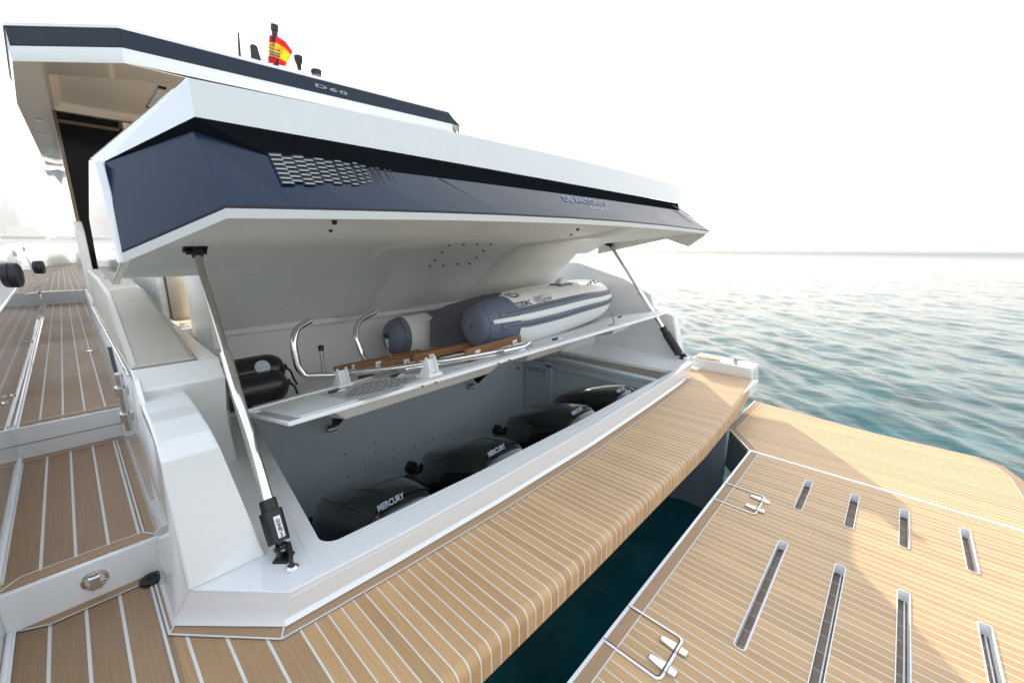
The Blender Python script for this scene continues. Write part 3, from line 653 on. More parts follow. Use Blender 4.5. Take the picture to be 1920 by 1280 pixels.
# ---- hatch struts
def strut(foot, top, p1, p2, label_side, sc=1.):
    f, t_ = Vector(foot), Vector(top); d = (t_-f); L = d.length; dn = d.normalized()
    h0 = .055; k1 = (on_line(*p1, f, t_)-f).length; k2 = (on_line(*p2, f, t_)-f).length
    hb = MB().tube([f+dn*h0, f+dn*(k1*.80), f+dn*(k1*.81), f+dn*k1], [.0345*sc, .036*sc, .0275*sc, .0265*sc], 24); hs = make('hatch_strut', hb, RUBBER, Y)
    make('outer_tube', MB().tube([f+dn*(k1-.01), f+dn*k2], .0195*sc, 20), STEEL, hs)
    make('piston_rod', MB().tube([f+dn*(k2-.01), t_], .0135*sc, 20), STEELB, hs)
    m_ = MB(); m_.lathe(f+Vector((0, 0, .0)), (0, 0, 1), [(0, .036*sc), (.007, .036*sc), (.010, .028*sc), (.010, .002)], 4)
    for s_ in (-.014, .014): m_.obox(f+Vector((s_, 0, .030)), (1, 0, 0), (0, 1, 0), (0, 0, 1), .004, .015, .022)
    m_.tube([f+Vector((-.025, 0, .045)), f+Vector((.025, 0, .045))], .008)
    m_.tube([f+dn*.03, f+dn*.07], .014)
    make('foot_bracket', m_, BLACKP, hs)
    m_ = MB(); m_.obox(t_+Vector((0, 0, .0)), (1, 0, 0), dn.cross(Vector((1, 0, 0))).normalized(), dn, .040, .028, .008); m_.tube([t_-dn*.045, t_], .019); m_.tube([t_+Vector((-.035, 0, -.02)), t_+Vector((.035, 0, -.02))], .010)
    make('top_bracket', m_, BLACKP, hs)
    return hs, f, dn, k1
s1, f, dn, k1 = strut((.352, 1.385, zc), (.372, 2.10, 1.150), (505, 935), (418, 662), 1)
c = on_line(528, 985, f, f+dn)
cd = (EYE-c); cd = (cd-dn*cd.dot(dn)).normalized(); rt = cd.cross(dn)
cd2 = (cd*.94+rt*(-.34)).normalized(); rt2 = cd2.cross(dn)
make('strut_sticker', MB().obox(c+cd2*.0358, dn, rt2, cd2, .036, .0105, .0012), WPL, s1)
lettering('strut_lettering', 'LENCO', c+cd2*.0383+dn*.004, dn, cd2.cross(dn), .0115, LETK, s1, bold=.02, width=.044)
lettering('strut_lettering', 'Z', c+cd2*.0383-dn*.028, -rt2, dn, .0105, LETK, s1, bold=.03)
g = aZ(548, 1064, zc+.002); gl = make('cable_gland', MB().lathe(g, (0, 0, 1), [(0, .021), (.004, .020), (.010, .013), (.010, .002)], 20), STEEL, Y)
make('cable', MB().tube(smooth_path([g+Vector((0, 0, .005)), g+Vector((.0, .005, .022)), g+Vector((.010, .03, .035)), f+Vector((.02, 0, .05))], .02), .007), RUBBER, gl)
s2, f2, dn2, _ = strut((3.93, 1.42, zc), (3.70, 2.15, 1.205), (1243, 612), (1197, 545), 0, 1.15)
g = aZ(1287, 673, zc+.002); gl = make('cable_gland', MB().lathe(g, (0, 0, 1), [(0, .035), (.01, .034), (.022, .018)], 16), WPL, Y)
make('cable', MB().tube(smooth_path([g+Vector((0, 0, .02)), g+Vector((.01, .03, .045)), f2+Vector((.02, 0, .05))], .03), .008), RUBBER, gl)

# ---- swim platform (z = -.27)
ZP = -.27
slots = []
for yc in (.225, .0, -.214, -.445, -.675):
    slots.append((1.46, 2.235, yc)); slots.append((2.59, 3.005, yc))
holes = [rrect(a, yc-.021, b, yc+.021, .014) for a, b, yc in slots]
pl_out = [(.2, .606), (3.17, .606), (3.17, -1.2), (.2, -1.2)]
SP = plate('swim_platform', pl_out, ZP, .03, T_PLAT, Y, holes=holes)
far_out = [(3.20, .622), (3.5, .842), (4.33, .836), (4.19, -.04), (4.19, -.60), (4.12, -.70), (3.95, -.76), (3.7, -.79), (3.2, -.80)]
SPF = plate('swim_platform', far_out, ZP, .03, T_PLAT, Y)
m = MB()
for a, b, yc in slots:
    o_ = rrect(a, yc-.021, b, yc+.021, .014); 
    m.grid([[(x, y, ZP+.0025) for x, y in o_+o_[:1]], [(x, y, ZP-.048) for x, y in o_+o_[:1]]])
    i_ = rrect(a+.003, yc-.018, b-.003, yc+.018, .012); n0 = len(m.v)
    m.grid([[(x, y, ZP+.0026) for x, y in o_+o_[:1]], [(x, y, ZP+.0026) for x, y in i_+i_[:1]]]); m.grid([[(x, y, ZP+.0026) for x, y in i_+i_[:1]], [(x, y, ZP-.048) for x, y in i_+i_[:1]]])
split(make('slot_liner', m, WPL, SP))
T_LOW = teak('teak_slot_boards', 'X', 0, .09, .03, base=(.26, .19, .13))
m = MB(); 
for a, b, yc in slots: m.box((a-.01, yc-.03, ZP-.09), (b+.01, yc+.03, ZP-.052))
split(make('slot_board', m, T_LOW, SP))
m = MB()
for a, b, yc in slots:
    if a < 2: m.box((a+.004, yc-.012, ZP-.052), (b-.004, yc-.007, ZP-.045))
    else: m.box((a+.05, yc-.018, ZP-.052), (a+.058, yc+.018, ZP-.045))
split(make('slot_track', m, WPL, SP))
# trims
m = MB(); strip(m, [(.2, .601), (3.17, .601)], .010, ZP+.003); m.box((.2, .600, ZP-.03), (3.17, .61, ZP+.002)); m.box((3.168, -1.2, ZP-.03), (3.205, .62, ZP-.003)); m.box((3.172, -1.2, ZP-.02), (3.196, .61, ZP+.002)); make('edge_trim', m, GEL, SP)
m = MB(); strip(m, [(.2, .575), (3.168, .575)], .046, ZP+.0012); make('border_board', m, T_BX, SP, smooth=False)
m = MB(); strip(m, [(.2, .549), (3.168, .549)], .005, ZP+.0024); make('caulking', m, CAULK, SP, smooth=False)
m = MB(); strip(m, [(3.20, .622), (3.5, .842), (4.33, .836)], .055, ZP+.0012, 1); strip(m, [(4.19, -.60), (4.12, -.70), (3.95, -.76), (3.2, -.80)], .05, ZP+.0012, 1); split(make('border_board', m, T_BX, SPF, smooth=False))
m = MB(); strip(m, [(3.235, .578), (3.52, .787), (4.32, .781)], .006, ZP+.0024); strip(m, [(4.14, -.58), (4.08, -.66), (3.93, -.71), (3.2, -.75)], .006, ZP+.0024); make('caulking', m, CAULK, SPF, smooth=False)
m = MB(); strip(m, [(3.18, .608), (3.5, .848), (4.33, .842)], .012, ZP+.0035); make('edge_trim', m, GEL, SPF)
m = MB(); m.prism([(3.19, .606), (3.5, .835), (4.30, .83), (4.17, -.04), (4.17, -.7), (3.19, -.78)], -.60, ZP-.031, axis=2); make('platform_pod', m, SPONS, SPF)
m = MB(); m.prism([(.2, .60), (3.18, .60), (3.18, -1.18), (.2, -1.18)], ZP-.13, ZP-.095, axis=2); make('platform_frame', m, GELM, SP)
# hinged flaps with chrome hinges
for xa, xb in ((1.148, 1.356), (2.372, 2.60)):
    m = MB(); strip(m, smooth_path([(xa, .606), (xa, .385), (xb, .385), (xb, .606)], .022) if False else [(xa, .606), (xa, .40), (xa+.008, .388), (xa+.02, .385), (xb-.02, .385), (xb-.008, .388), (xb, .40), (xb, .606)], .009, ZP+.0045)
    fl = make('flap_trim', m, GEL, SP, smooth=False)
    m = MB(); strip(m, [(xa+.0075, .606), (xa+.0075, .40), (xa+.02, .392), (xb-.02, .392), (xb-.0075, .40), (xb-.0075, .606)], .003, ZP+.0052); make('flap_gap', m, INK, fl, smooth=False)
    for xc in (xa+.055, xb-.055):
        h_ = MB(); h_.loft([[(xc-.018, .392, ZP+.004), (xc+.018, .392, ZP+.004), (xc+.012, .45, ZP+.004), (xc-.012, .45, ZP+.004)], [(xc-.016, .394, ZP+.012), (xc+.016, .394, ZP+.012), (xc+.010, .448, ZP+.012), (xc-.010, .448, ZP+.012)]])
        h_.loft([[(xc-.016, .378, ZP+.004), (xc+.016, .378, ZP+.004), (xc+.014, .350, ZP+.004), (xc-.014, .350, ZP+.004)], [(xc-.014, .378, ZP+.012), (xc+.014, .378, ZP+.012), (xc+.012, .352, ZP+.012), (xc-.012, .352, ZP+.012)]])
        h_.tube([(xc-.018, .385, ZP+.009), (xc+.018, .385, ZP+.009)], .006, 10)
        make('flap_hinge', h_, STEEL, SP, bevel=.002)

# ---- hardtop, cabin
HY = 4.3
m = MB()
hx0, hx1 = .52, 3.52
k0 = Vector((hx0, HY, 0)); k1_ = Vector((hx1, HY, 0)); cL = Vector((-.03, 4.85, 0)); fwd_l = Vector((-.07, 6.2, 0)); fwd_2 = Vector((.045, 10.4, 0))
def ring(z, inn=0., xe=0.):
    tz = lambda v: Vector((v.x, v.y, v.z+.033*max(0, v.x-hx0)))
    return [tz(v) for v in [Vector((cL.x+inn, cL.y+inn, z)), Vector((hx0+inn*.4, HY+inn, z)), Vector((hx1+xe, HY+inn, z+.0)), Vector((4.12-inn, 4.85, z)), Vector((4.1-inn, 10.4, z)), Vector((fwd_2.x+inn, 10.4, z)), Vector((fwd_l.x+inn, 6.2, z))]]
hz = [(2.665, .05), (2.652, .005)]
m.loft([ring(2.705, .5), ring(2.692, .05, -.10), ring(2.676, .004, -.08), ring(2.652, -.003, -.05)]); m.loft([ring(2.535, .012), ring(2.50, .0), ring(2.438, .004)], False)
HT = make('hardtop', m, GEL, Y, bevel=.0)
m = MB(); a_ = ring(2.650, .006, -.06); b_ = ring(2.542, .010, .12)
m.grid([[a_[6], a_[0], a_[1], a_[2], a_[3]], [b_[6], b_[0], b_[1], b_[2], b_[3]]]); fa = make('fascia_panel', m, NAVY, HT, smooth=False)
m = MB(); c_ = ring(2.534, .012, .12); m.grid([[b_[6], b_[0], b_[1], b_[2], b_[3]], [c_[6], c_[0], c_[1], c_[2], c_[3]]]); m.tube([a_[1]+Vector((.0, -.002, 0)), b_[1]+Vector((0, -.002, 0))], .004, 6); make('fascia_seam', m, INK, HT, smooth=False)
lettering('model_name', 'D60', aY(622, 168, HY-.002), (1, 0, .0), (0, 0, 1), .030, simple('pale_badge', (.30, .33, .40), .4), HT, spacing=1.2, bold=.02, width=.31)
# soffit with recessed panel
SOF = simple('glossy_beige_soffit', (.74, .65, .54), .10, coat=.6)
rc = [(.145, 5.0), (.66, 4.62), (3.4, 4.62), (3.9, 5.0), (3.9, 6.2), (.174, 6.2)]
o_ = plate('soffit', [(v.x, v.y) for v in ring(0, .004)], 2.4385, .006, SOF, HT, holes=[rc])
m = MB(); m.grid([[(x, y, 2.436) for x, y in rc+rc[:1]], [(x+(2-x)*.03, y+(5.5-y)*.08, 2.50) for x, y in rc+rc[:1]]]); m.poly([(x+(2-x)*.03, y+(5.5-y)*.08, 2.50) for x, y in rc]); make('recessed_ceiling', m, CREAM, HT, smooth=False)
p = (.78, 5.35); make('ceiling_lamp', MB().box((.80, 4.95, 2.488), (.84, 5.65, 2.498)), WPL, HT); make('lamp_end', MB().box((.795, 4.90, 2.486), (.845, 4.95, 2.498)).box((.795, 5.65, 2.486), (.845, 5.70, 2.498)), BLACKP, HT)
for px, py in ((72, 224), (79, 250), (96, 294)):
    p = aZ(px, py, 2.436); dl = make('downlight', MB().lathe(p, (0, 0, -1), [(0, .045), (.006, .043), (.007, .030)], 20), STEELB, HT)
# glossy black saloon doors, frame and side post
m = MB(); m.box((.175, 6.25, .28), (3.9, 6.30, 2.438)); SALG = simple('tinted_saloon_glass', (.004, .004, .005), .12, spec=.12); cab = make('saloon_door', m, SALG, Y)
m = MB(); m.box((.150, 6.20, .9), (.176, 6.255, 2.436)); m.box((.62, 6.235, .3), (.66, 6.249, 2.43)); m.box((.18, 6.235, 2.33), (3.9, 6.249, 2.36)); make('door_frame', m, simple('bronze_frame', (.16, .12, .08), .2, metal=.7), cab)
m = MB(); m.prism([(.2, 6.34), (.255, 12), (.6, 27), (3.9, 27), (3.9, 6.34)], .30, 2.43, axis=2); make('cabin_shell', m, GELM, Y)  # unseen cabin body, stretched forward to keep sun off the fore deck
m = MB(); m.box((.64, 6.1, 2.31), (3.8, 6.24, 2.40)); make('blind_box', m, CREAM, cab)
m = MB(); m.prism([(6.0, .28), (6.0, 1.30), (6.12, 1.40), (8., 1.40), (8., .28)], .118, .19); make('cabin_coaming', m, GEL, Y, bevel=.02)
m = MB(); m.prism([(6.32, 1.38), (6.32, 2.43), (9, 2.43), (9, 1.38)], .168, .19); make('side_window', m, BLACKG, Y)
# small search radar wing glimpsed beyond the hardtop edge
m = MB(); wp = [aY(a, b, 10.2) for a, b in ((84, 319), (124, 317), (124, 347), (112, 341), (103, 332), (96, 324), (85, 323))]; m.loft([wp, [p+Vector((.02, .5, 0)) for p in wp]]); make('bridge_wing', m, GEL, Y)
# roof fittings
def roof_pt(px, py, y): return aY(px, py, y)
def spike(nm, px0, py0, px1, py1, y, r0, r1, mat):
    a, b = aY(px0, py0, y), aY(px1, py1, y); return make(nm, MB().tube([a, a+(b-a)*.3, b], [r0, r0*.9, r1], 12), mat, HT)
spike('whip_antenna', 450, 110, 447, 62, 5.2, .014, .008, BLACKP)
fin = aY(481, 112, 5.2); ft = aY(478, 84, 5.2)
make('shark_fin_antenna', MB().loft([[fin+Vector((-.05, -.02, 0)), fin+Vector((.04, -.02, 0)), fin+Vector((.04, .02, 0)), fin+Vector((-.05, .02, 0))], [fin+Vector((-.045, -.015, .12)), fin+Vector((.02, -.015, .12)), fin+Vector((.02, .015, .12)), fin+Vector((-.045, .015, .12))], [ft+Vector((-.02, -.006, 0)), ft+Vector((.0, -.006, 0)), ft+Vector((0, .006, 0)), ft+Vector((-.02, .006, 0))]]), BLACKP, HT, bevel=.006)
a = aY(562, 132, 5.2); make('navigation_aerial', MB().lathe(a, (0, 0, 1), [(0, .022), (.04, .025), (.09, .045), (.135, .046), (.145, .03)], 18), BLACKP, HT)
a = aY(594, 142, 5.2); make('roof_camera', MB().lathe(a, (0, 0, 1), [(0, .055), (.04, .062), (.055, .055), (.06, .02)], 18), BLACKP, HT)
a = aY(497, 118, 5.2); make('roof_dome', MB().lathe(a, (0, 0, 1), [(0, .05), (.025, .045), (.04, .02)], 18), WPL, HT)

# ================================================================== FLAG
b0, b1 = aY(516, 122, 5.2), aY(515, 48, 5.2)
fl = thing('ensign_flag', b0, 'red and yellow striped ensign with a crest, drooping from a short black roof mast', 'flag')
make('mast', MB().tube([b0-Vector((0, 0, .12)), b0+(b1-b0)*.85, b0+(b1-b0)*.86, b1], [.030, .030, .038, .040], 16), BLACKP, fl)
def flag_mat():
    m_, t, p = new_mat('flag_cloth'); setp(p, Roughness=.7)
    tc = N(t, 'ShaderNodeUVMap'); s = N(t, 'ShaderNodeSeparateXYZ'); t.links.new(tc.outputs[0], s.inputs[0])
    cr = N(t, 'ShaderNodeValToRGB'); cr.color_ramp.interpolation = 'CONSTANT'; e = cr.color_ramp.elements
    e[0].color = (.62, .012, .02, 1); e[1].position = .25; e[1].color = (.9, .50, .01, 1); k = e.new(.75); k.color = (.62, .012, .02, 1)
    t.links.new(s.outputs[1], cr.inputs[0]); t.links.new(cr.outputs[0], p.inputs['Base Color'])
    tr = N(t, 'ShaderNodeBsdfTranslucent'); t.links.new(cr.outputs[0], tr.inputs[0]); mx = N(t, 'ShaderNodeMixShader'); mx.inputs[0].default_value = .45
    t.links.new(p.outputs[0], mx.inputs[1]); t.links.new(tr.outputs[0], mx.inputs[2]); t.links.new(mx.outputs[0], t.nodes['Material Output'].inputs[0]); return m_
px_top = [(505, 66), (520, 68), (535, 78), (549, 97)]; px_bot = [(502, 118), (513, 120), (526, 123), (535, 125)]
fm = MB(); NU, NV = 18, 14
uvs = []
def bez(P, t):
    n = len(P)-1; k = min(int(t*n), n-1); f_ = t*n-k; return (P[k][0]*(1-f_)+P[k+1][0]*f_, P[k][1]*(1-f_)+P[k+1][1]*f_)
rows = []
for i in range(NU+1):
    u = i/NU; a, b = bez(px_top, u), bez(px_bot, u); r_ = []
    for j in range(NV+1):
        v = j/NV; x = a[0]*(1-v)+b[0]*v; y = a[1]*(1-v)+b[1]*v
        r_.append(aY(x, y, 5.16+.03*sin(u*9+v*3)+.02*sin(v*8)*u)); uvs.append((u, 1-v))
    rows.append(r_)
fm.grid(rows); fo = make('flag_cloth', fm, flag_mat(), fl, ang=180)
uvl = fo.data.uv_layers.new(name='UVMap')
vmap = {}
for i, r_ in enumerate(rows):
    for j, p in enumerate(r_): vmap[tuple(round(c, 4) for c in (p-wloc(fl)))] = (i/NU, 1-j/NV)
for lp in fo.data.loops:
    c = fo.data.vertices[lp.vertex_index].co; uvl.data[lp.index].uv = vmap.get(tuple(round(q, 4) for q in c), (.5, .5))
# crest : crown outline over a small shield
cr_c = aY(514, 95, 5.115); m = MB(); sU = .042
for k in range(9):
    a0 = pi*k/8; m.tube([cr_c+Vector((cos(a0)*.05, -.002, .012+sin(a0)*.035)), cr_c+Vector((cos(a0+pi/8)*.05, -.002, .012+sin(a0+pi/8)*.035))], .004, 6) if k < 8 else None
m.tube([cr_c+Vector((-.055, -.002, .01)), cr_c+Vector((.055, -.002, .01))], .006, 6); m.tube([cr_c+Vector((0, -.002, .01)), cr_c+Vector((0, -.002, .065))], .004, 6)
for q in (-.045, -.022, 0, .022, .045): m.lathe(cr_c+Vector((q, -.004, -.022)), (0, -1, 0), [(0, .011), (.003, .009)], 8)
m.tube([cr_c+Vector((-.05, -.002, -.045)), cr_c+Vector((.05, -.002, -.045))], .010, 6)
make('crest', m, simple('crest_ink', (.10, .15, .12), .7), fl)

# ================================================================== OUTBOARD MOTORS
def se(hw, hh, n=28, e=3.2):
    out = []
    for k in range(n):
        t = 2*pi*k/n; c, s_ = cos(t), sin(t); out.append((hw*math.copysign(abs(c)**(2/e), c), hh*math.copysign(abs(s_)**(2/e), s_)))
    return out
def motor(xc, label):
    t = thing('outboard_motor', (xc, 1.9, -.55), label, 'outboard motor', 'black outboard motors in the stern well')
    yo = 0.
    st = [(2.20, .13, -.42, -.23), (2.17, .205, -.48, -.195), (2.03, .245, -.52, -.125), (1.85, .255, -.52, -.055), (1.68, .245, -.52, -.012), (1.57, .225, -.51, .000), (1.50, .20, -.49, -.035), (1.42, .18, -.47, -.19), (1.395, .12, -.44, -.30)]
    S0 = []
    for a_ in range(len(st)-1):
        q0, q1, q2, q3 = st[max(a_-1, 0)], st[a_], st[a_+1], st[min(a_+2, len(st)-1)]
        for k_ in range(4):
            t_ = k_/4; S0.append(tuple(.5*((2*B)+(C-A_)*t_+(2*A_-5*B+4*C-D_)*t_*t_+(3*B-A_-3*C+D_)*t_**3) for A_, B, C, D_ in zip(q0, q1, q2, q3)))
    S0.append(st[-1]); st = S0
    rings = []
    for y, hw, zb, zt in st:
        zm = (zb+zt)/2; hh = (zt-zb)/2; rings.append([(xc+a*(1-.16*max(0, b/hh)), y, zm+b) for a, b in se(hw, hh, 36, 3.6)])
    make('cowl', MB().loft(rings), COWL, t, ang=50)
    rings = []
    for y, hw, zb, zt in st[4:21]:
        zm = (zb+zt)/2; hh = (zt-zb)/2; full = se(hw, hh, 36, 3.6)[3:16]
        rings.append([(xc+a*(1-.16*max(0, b/hh))*1.01, y, zm+b+.004) for a, b in full])
    make('top_shell', MB().grid(rings), COWLT, t, ang=50)
    m_ = MB()
    for k_ in (2, 10): m_.tube([Vector(r[k_]) for r in rings], .0022, 6)
    m_.tube([Vector(q) for q in rings[9]], .0018, 6)
    make('cowl_seam', m_, INK, t)
    a, b = Vector((xc-.06, 1.545, .028)), None
    lettering('brand_lettering', 'MERCURY', (xc-.06, 1.555, .012), (1, .0, .05), (0, .75, .66), .030, simple('cowl_lettering', (.34, .36, .41), .4), t, shear=.25, bold=.03, width=.14)
    if 1.2 < xc < 2.9:
     m_ = MB(); m_.tube([(xc-.175, 2.12, -.31), (xc-.205, 2.20, -.30), (xc-.206, 2.205, -.30), (xc-.22, 2.245, -.295), (xc-.221, 2.25, -.295)], [.028, .028, .042, .040, .02], 18); make('rigging_tube', m_, RUBBER, t)
    m_ = MB(); m_.box((xc-.09, 1.62, -.95), (xc+.09, 2.05, -.46)); m_.box((xc-.12, 2.0, -.9), (xc+.12, 2.5, -.5)); make('leg', m_, BLACKP, t, bevel=.03)
    return t
for xc, lab in ((.915, 'black outboard motor nearest the camera, beside the large strut foot'), (1.60, 'second black outboard motor from the camera, right of the nearest one'), (2.42, 'third black outboard motor, under the pale shelf support and next to the farthest one'), (3.06, 'farthest black outboard motor, against the recessed far wall of the well')):
    motor(xc, lab)

# ================================================================== THINGS ON THE SHELF
# -- black fenders
def shelf_fender(c, d, L, r, lab, medal):
    t = thing('cylinder_fender', c, lab, 'fender', 'black fenders stacked on the shelf')
    d = Vector(d).normalized(); c = Vector(c)
    pr = [(-L/2-.0, .02), (-L/2+.01, r*.55), (-L/2+.03, r*.86), (-L/2+.07, r), (0, r*1.01), (L/2-.075, r), (L/2-.045, r*.93), (L/2-.018, r*.76), (L/2-.004, r*.5), (L/2, .02)]
    make('body', MB().lathe(c, d, pr, 32), FENDM, t)
    e = c+d*(L/2+.01); m_ = MB(); m_.tube(smooth_path([e, e+Vector((.02, -.02, -.02)), e+Vector((.028, -.03, -.07)), e+Vector((.04, -.04, -.10))], .02), .006, 8); m_.lathe(e, d, [(-.02, .018), (.006, .018), (.010, .010)], 12); make('lanyard', m_, RUBBER, t)
    if medal:
        cc = on_line(484, 690, c, c+d) ; v = (EYE-cc); v = v.normalized()+Vector((0, 0, .30)); v = (v-d*v.dot(d)).normalized(); q = cc+v*(r-.002)
        md = make('round_emblem', MB().lathe(q, v, [(-.004, .036), (.004, .035), (.006, .030), (.0065, .004)], 26), simple('grey_emblem', (.42, .44, .50), .4), t)
        m_ = MB(); u = d; w_ = v.cross(u)
        for k in range(3):
            a = 2*pi*k/3+.3
            m_.tube([q+v*.007+(u*cos(a)+w_*sin(a))*.004, q+v*.007+(u*cos(a+.4)+w_*sin(a+.4))*.014, q+v*.007+(u*cos(a)+w_*sin(a))*.027], [.003, .004, .0015], 6)
        for k in range(24):
            a = 2*pi*k/24; m_.tube([q+v*.006+(u*cos(a)+w_*sin(a))*.031, q+v*.006+(u*cos(a+pi/12)+w_*sin(a+pi/12))*.031], .0012, 4)
        make('emblem_relief', m_, LETW, md)
e1 = aY(538, 687, 2.40); s1_ = aY(440, 707, 2.40)
d1 = (e1-s1_).normalized(); shelf_fender(e1-d1*.27+Vector((0, 0, .0)), d1, .50, .088, 'upper of two stacked black fenders, with a round grey emblem', True)
e2 = aY(545, 715, 2.30); s2_ = aY(443, 738, 2.30); d2 = (e2-s2_).normalized(); shelf_fender(e2-d2*.27, d2, .50, .084, 'lower of two stacked black fenders, resting on the shelf corner', False)

# -- inflatable dinghy
dg_c = Vector((2.6, 2.2, .45))
DG = thing('inflatable_boat', sh(2.5, 2.3, 0), 'white and slate grey inflatable tender lying on the shelf under the raised hatch', 'inflatable boat')
R0 = .128
PD = [(893, 611, 1.90, .128), (925, 606, 1.90, .160), (960, 600, 1.92, .186), (1010, 588, 1.95, .195), (1060, 575, 1.98, .190), (1095, 567, 2.06, .180), (1112, 561, 2.20, .170), (1108, 555, 2.38, .165), (1085, 553, 2.50, .165), (1040, 561, 2.56, .168), (960, 579, 2.58, .172), (880, 604, 2.58, .175), (800, 626, 2.58, .165), (762, 630, 2.58, .150), (742, 632, 2.58, .132)]
path = [aY(a, b, c) for a, b, c, r in PD]
# resample
def cat(P, n):
    out = []
    for i in range(len(P)-1):
        p0, p1, p2, p3 = P[max(i-1, 0)], P[i], P[i+1], P[min(i+2, len(P)-1)]
        for k in range(n):
            t = k/n; out.append(.5*((2*p1)+(p2-p0)*t+(2*p0-5*p1+4*p2-p3)*t*t+(3*p1-p0-3*p2+p3)*t*t*t))
    out.append(P[-1]); return out
cp = cat(path, 5); nC = len(cp)
def frame(i):
    d = (cp[min(i+1, nC-1)]-cp[max(i-1, 0)]).normalized(); up_ = (Vector((0, .2, 1))); up_ = (up_-d*up_.dot(d)).normalized(); return d, up_, d.cross(up_)
def Rr(i):
    s_ = i/5.; k = min(int(s_), len(PD)-2); f_ = s_-k; f_ = f_*f_*(3-2*f_); return PD[k][3]*(1-f_)+PD[k+1][3]*f_
def tube_seg(i0, i1, off=0., a0=0, a1=360, n=36):
    rows = []
    for i in range(i0, i1+1):
        d, u_, s_ = frame(i); r = Rr(i)+off
        rows.append([cp[i]+(u_*cos(radians(a0+(a1-a0)*k/n))+s_*sin(radians(a0+(a1-a0)*k/n)))*r for k in range(n+1)])
    return rows
iA = 7; iB = nC-14
m = MB(); m.grid(tube_seg(iA, iB)); make('buoyancy_tube', m, WHITEF, DG, ang=60)
m = MB(); m.grid(tube_seg(0, iA, .0015)); m.grid(tube_seg(iB, iB+3, .0015)); m.grid(tube_seg(nC-4, nC-1, .0015))
d, u_, s_ = frame(0); r = Rr(0)+.0015
m.grid([[cp[0]-d*(.045*sin(t))+(u_*cos(2*pi*k/36)+s_*sin(2*pi*k/36))*r*cos(t)**.6 for k in range(37)] for t in [radians(a) for a in (0, 15, 35, 60, 80, 89.5)]])
d, u_, s_ = frame(nC-1)
m.grid([[cp[-1]+d*(.075*sin(t))+(u_*cos(2*pi*k/36)+s_*sin(2*pi*k/36))*r*cos(t)**.9 for k in range(37)] for t in [radians(a) for a in (0, 15, 35, 60, 80, 89.5)]])
split(make('grey_tube_end', m, GREYF, DG, ang=60))
m = MB(); m.grid(tube_seg(iB+3, nC-4)); make('buoyancy_tube', m, WHITEF, DG, ang=60)
def band(a, hw, off, mat, nm, i0=3, i1=None):
    # angle measured from up towards the outer side
    rows = []; i1 = i1 or iB
    for i in range(i0, i1+1):
        d, u_, s_ = frame(i); r = Rr(i)
        rows.append([cp[i]+(u_*cos(radians(q))+s_*sin(radians(q)))*(r+o) for q, o in ((a-hw, 0), (a-hw*.8, off), (a, off*1.1), (a+hw*.8, off), (a+hw, 0))])
    m_ = MB(); m_.grid(rows); return make(nm, m_, mat, DG, ang=60)
d, u_, s_ = frame(20); sgn = 1 if s_.dot(EYE-cp[20]) > 0 else -1
A = 84*sgn
band(A-13*sgn, 8, .008, GREYF, 'rubbing_strake'); band(A+16*sgn, 7, .008, GREYF, 'rubbing_strake'); band(A+1.5*sgn, 5.5, .011, WHITEF, 'rubbing_strake', 1); band(A-13*sgn, 1.2, .011, LETK, 'strake_seam', 4); band(A+16*sgn, 1., .011, LETK, 'strake_seam', 4)
rg_ = []
for i0_ in (0, iA):
    d, u_, s_ = frame(i0_); m = MB(); m.tube([cp[i0_]+(u_*cos(2*pi*k/40)+s_*sin(2*pi*k/40))*(Rr(i0_)+.0015) for k in range(41)], .0022, 5, False); make('tube_seam', m, LETK, DG)
# transom board of the dinghy, inner tubes and floor
def pz(px, py, y): return aY(px, py, y)
m = MB(); tq = [pz(806, 600, 2.36), pz(835, 573, 2.36), pz(905, 553, 2.32), pz(935, 549, 2.30), pz(950, 600, 2.1), pz(890, 648, 2.15), pz(806, 650, 2.34)]
m.loft([tq, [q+Vector((.05, .02, 0)) for q in tq]]); tb = make('transom_board', m, simple('grey_transom_board', (.105, .105, .125), .55, var=.1), DG, bevel=.004)
m = MB(); fl_ = [cp[6]+Vector((.1, .1, -.04)), cp[20]+Vector((0, .1, -.04)), cp[32]+Vector((-.1, 0, -.04)), cp[44]+Vector((-.1, -.1, -.04)), cp[nC-14]+Vector((0, -.1, -.04))]; m.poly(fl_); make('floor', m, GREYF, DG)
# carry handle, oar lock, rope, valve
def tube_pt(i, a, off=0.): d, u_, s_ = frame(i); return cp[i]+(u_*cos(radians(a*sgn))+s_*sin(radians(a*sgn)))*(Rr(i)+off), (u_*cos(radians(a*sgn))+s_*sin(radians(a*sgn))), d
def near_i(px, py):
    best = (1e9, 0)
    for i in range(0, 45):
        for a in range(0, 120, 4):
            p, n, d = tube_pt(i, a); q = RM.transposed() @ (p-EYE); X_, Y_ = 960+F_PX*q.x/-q.z, 640-F_PX*q.y/-q.z
            e = (X_-px)**2+(Y_-py)**2
            if e < best[0]: best = (e, i, a)
    return best[1], best[2]
def surf(i0, ang0, a, b, off=.0):
    """point on the tube skin: a metres along it, b metres up its side from (i0, ang0)"""
    i, rem = i0, a; st_ = 1 if a > 0 else -1
    while 0 < i+st_ < nC-1 and (cp[i+st_]-cp[i]).length < abs(rem): rem -= st_*(cp[i+st_]-cp[i]).length; i += st_
    f_ = abs(rem)/(cp[i+st_]-cp[i]).length; c = cp[i].lerp(cp[i+st_], f_); r = Rr(i)*(1-f_)+Rr(i+st_)*f_
    d, u_, s_ = frame(i); d2_, u2, s2_ = frame(i+st_); u_ = u_.lerp(u2, f_); s_ = s_.lerp(s2_, f_)
    t_ = radians((ang0-b/r*57.3)*sgn); return c+(u_*cos(t_)+s_*sin(t_))*(r+off)
i_, a_ = near_i(1021, 557); p, n, d = tube_pt(i_, a_, .0); w_ = n.cross(d)
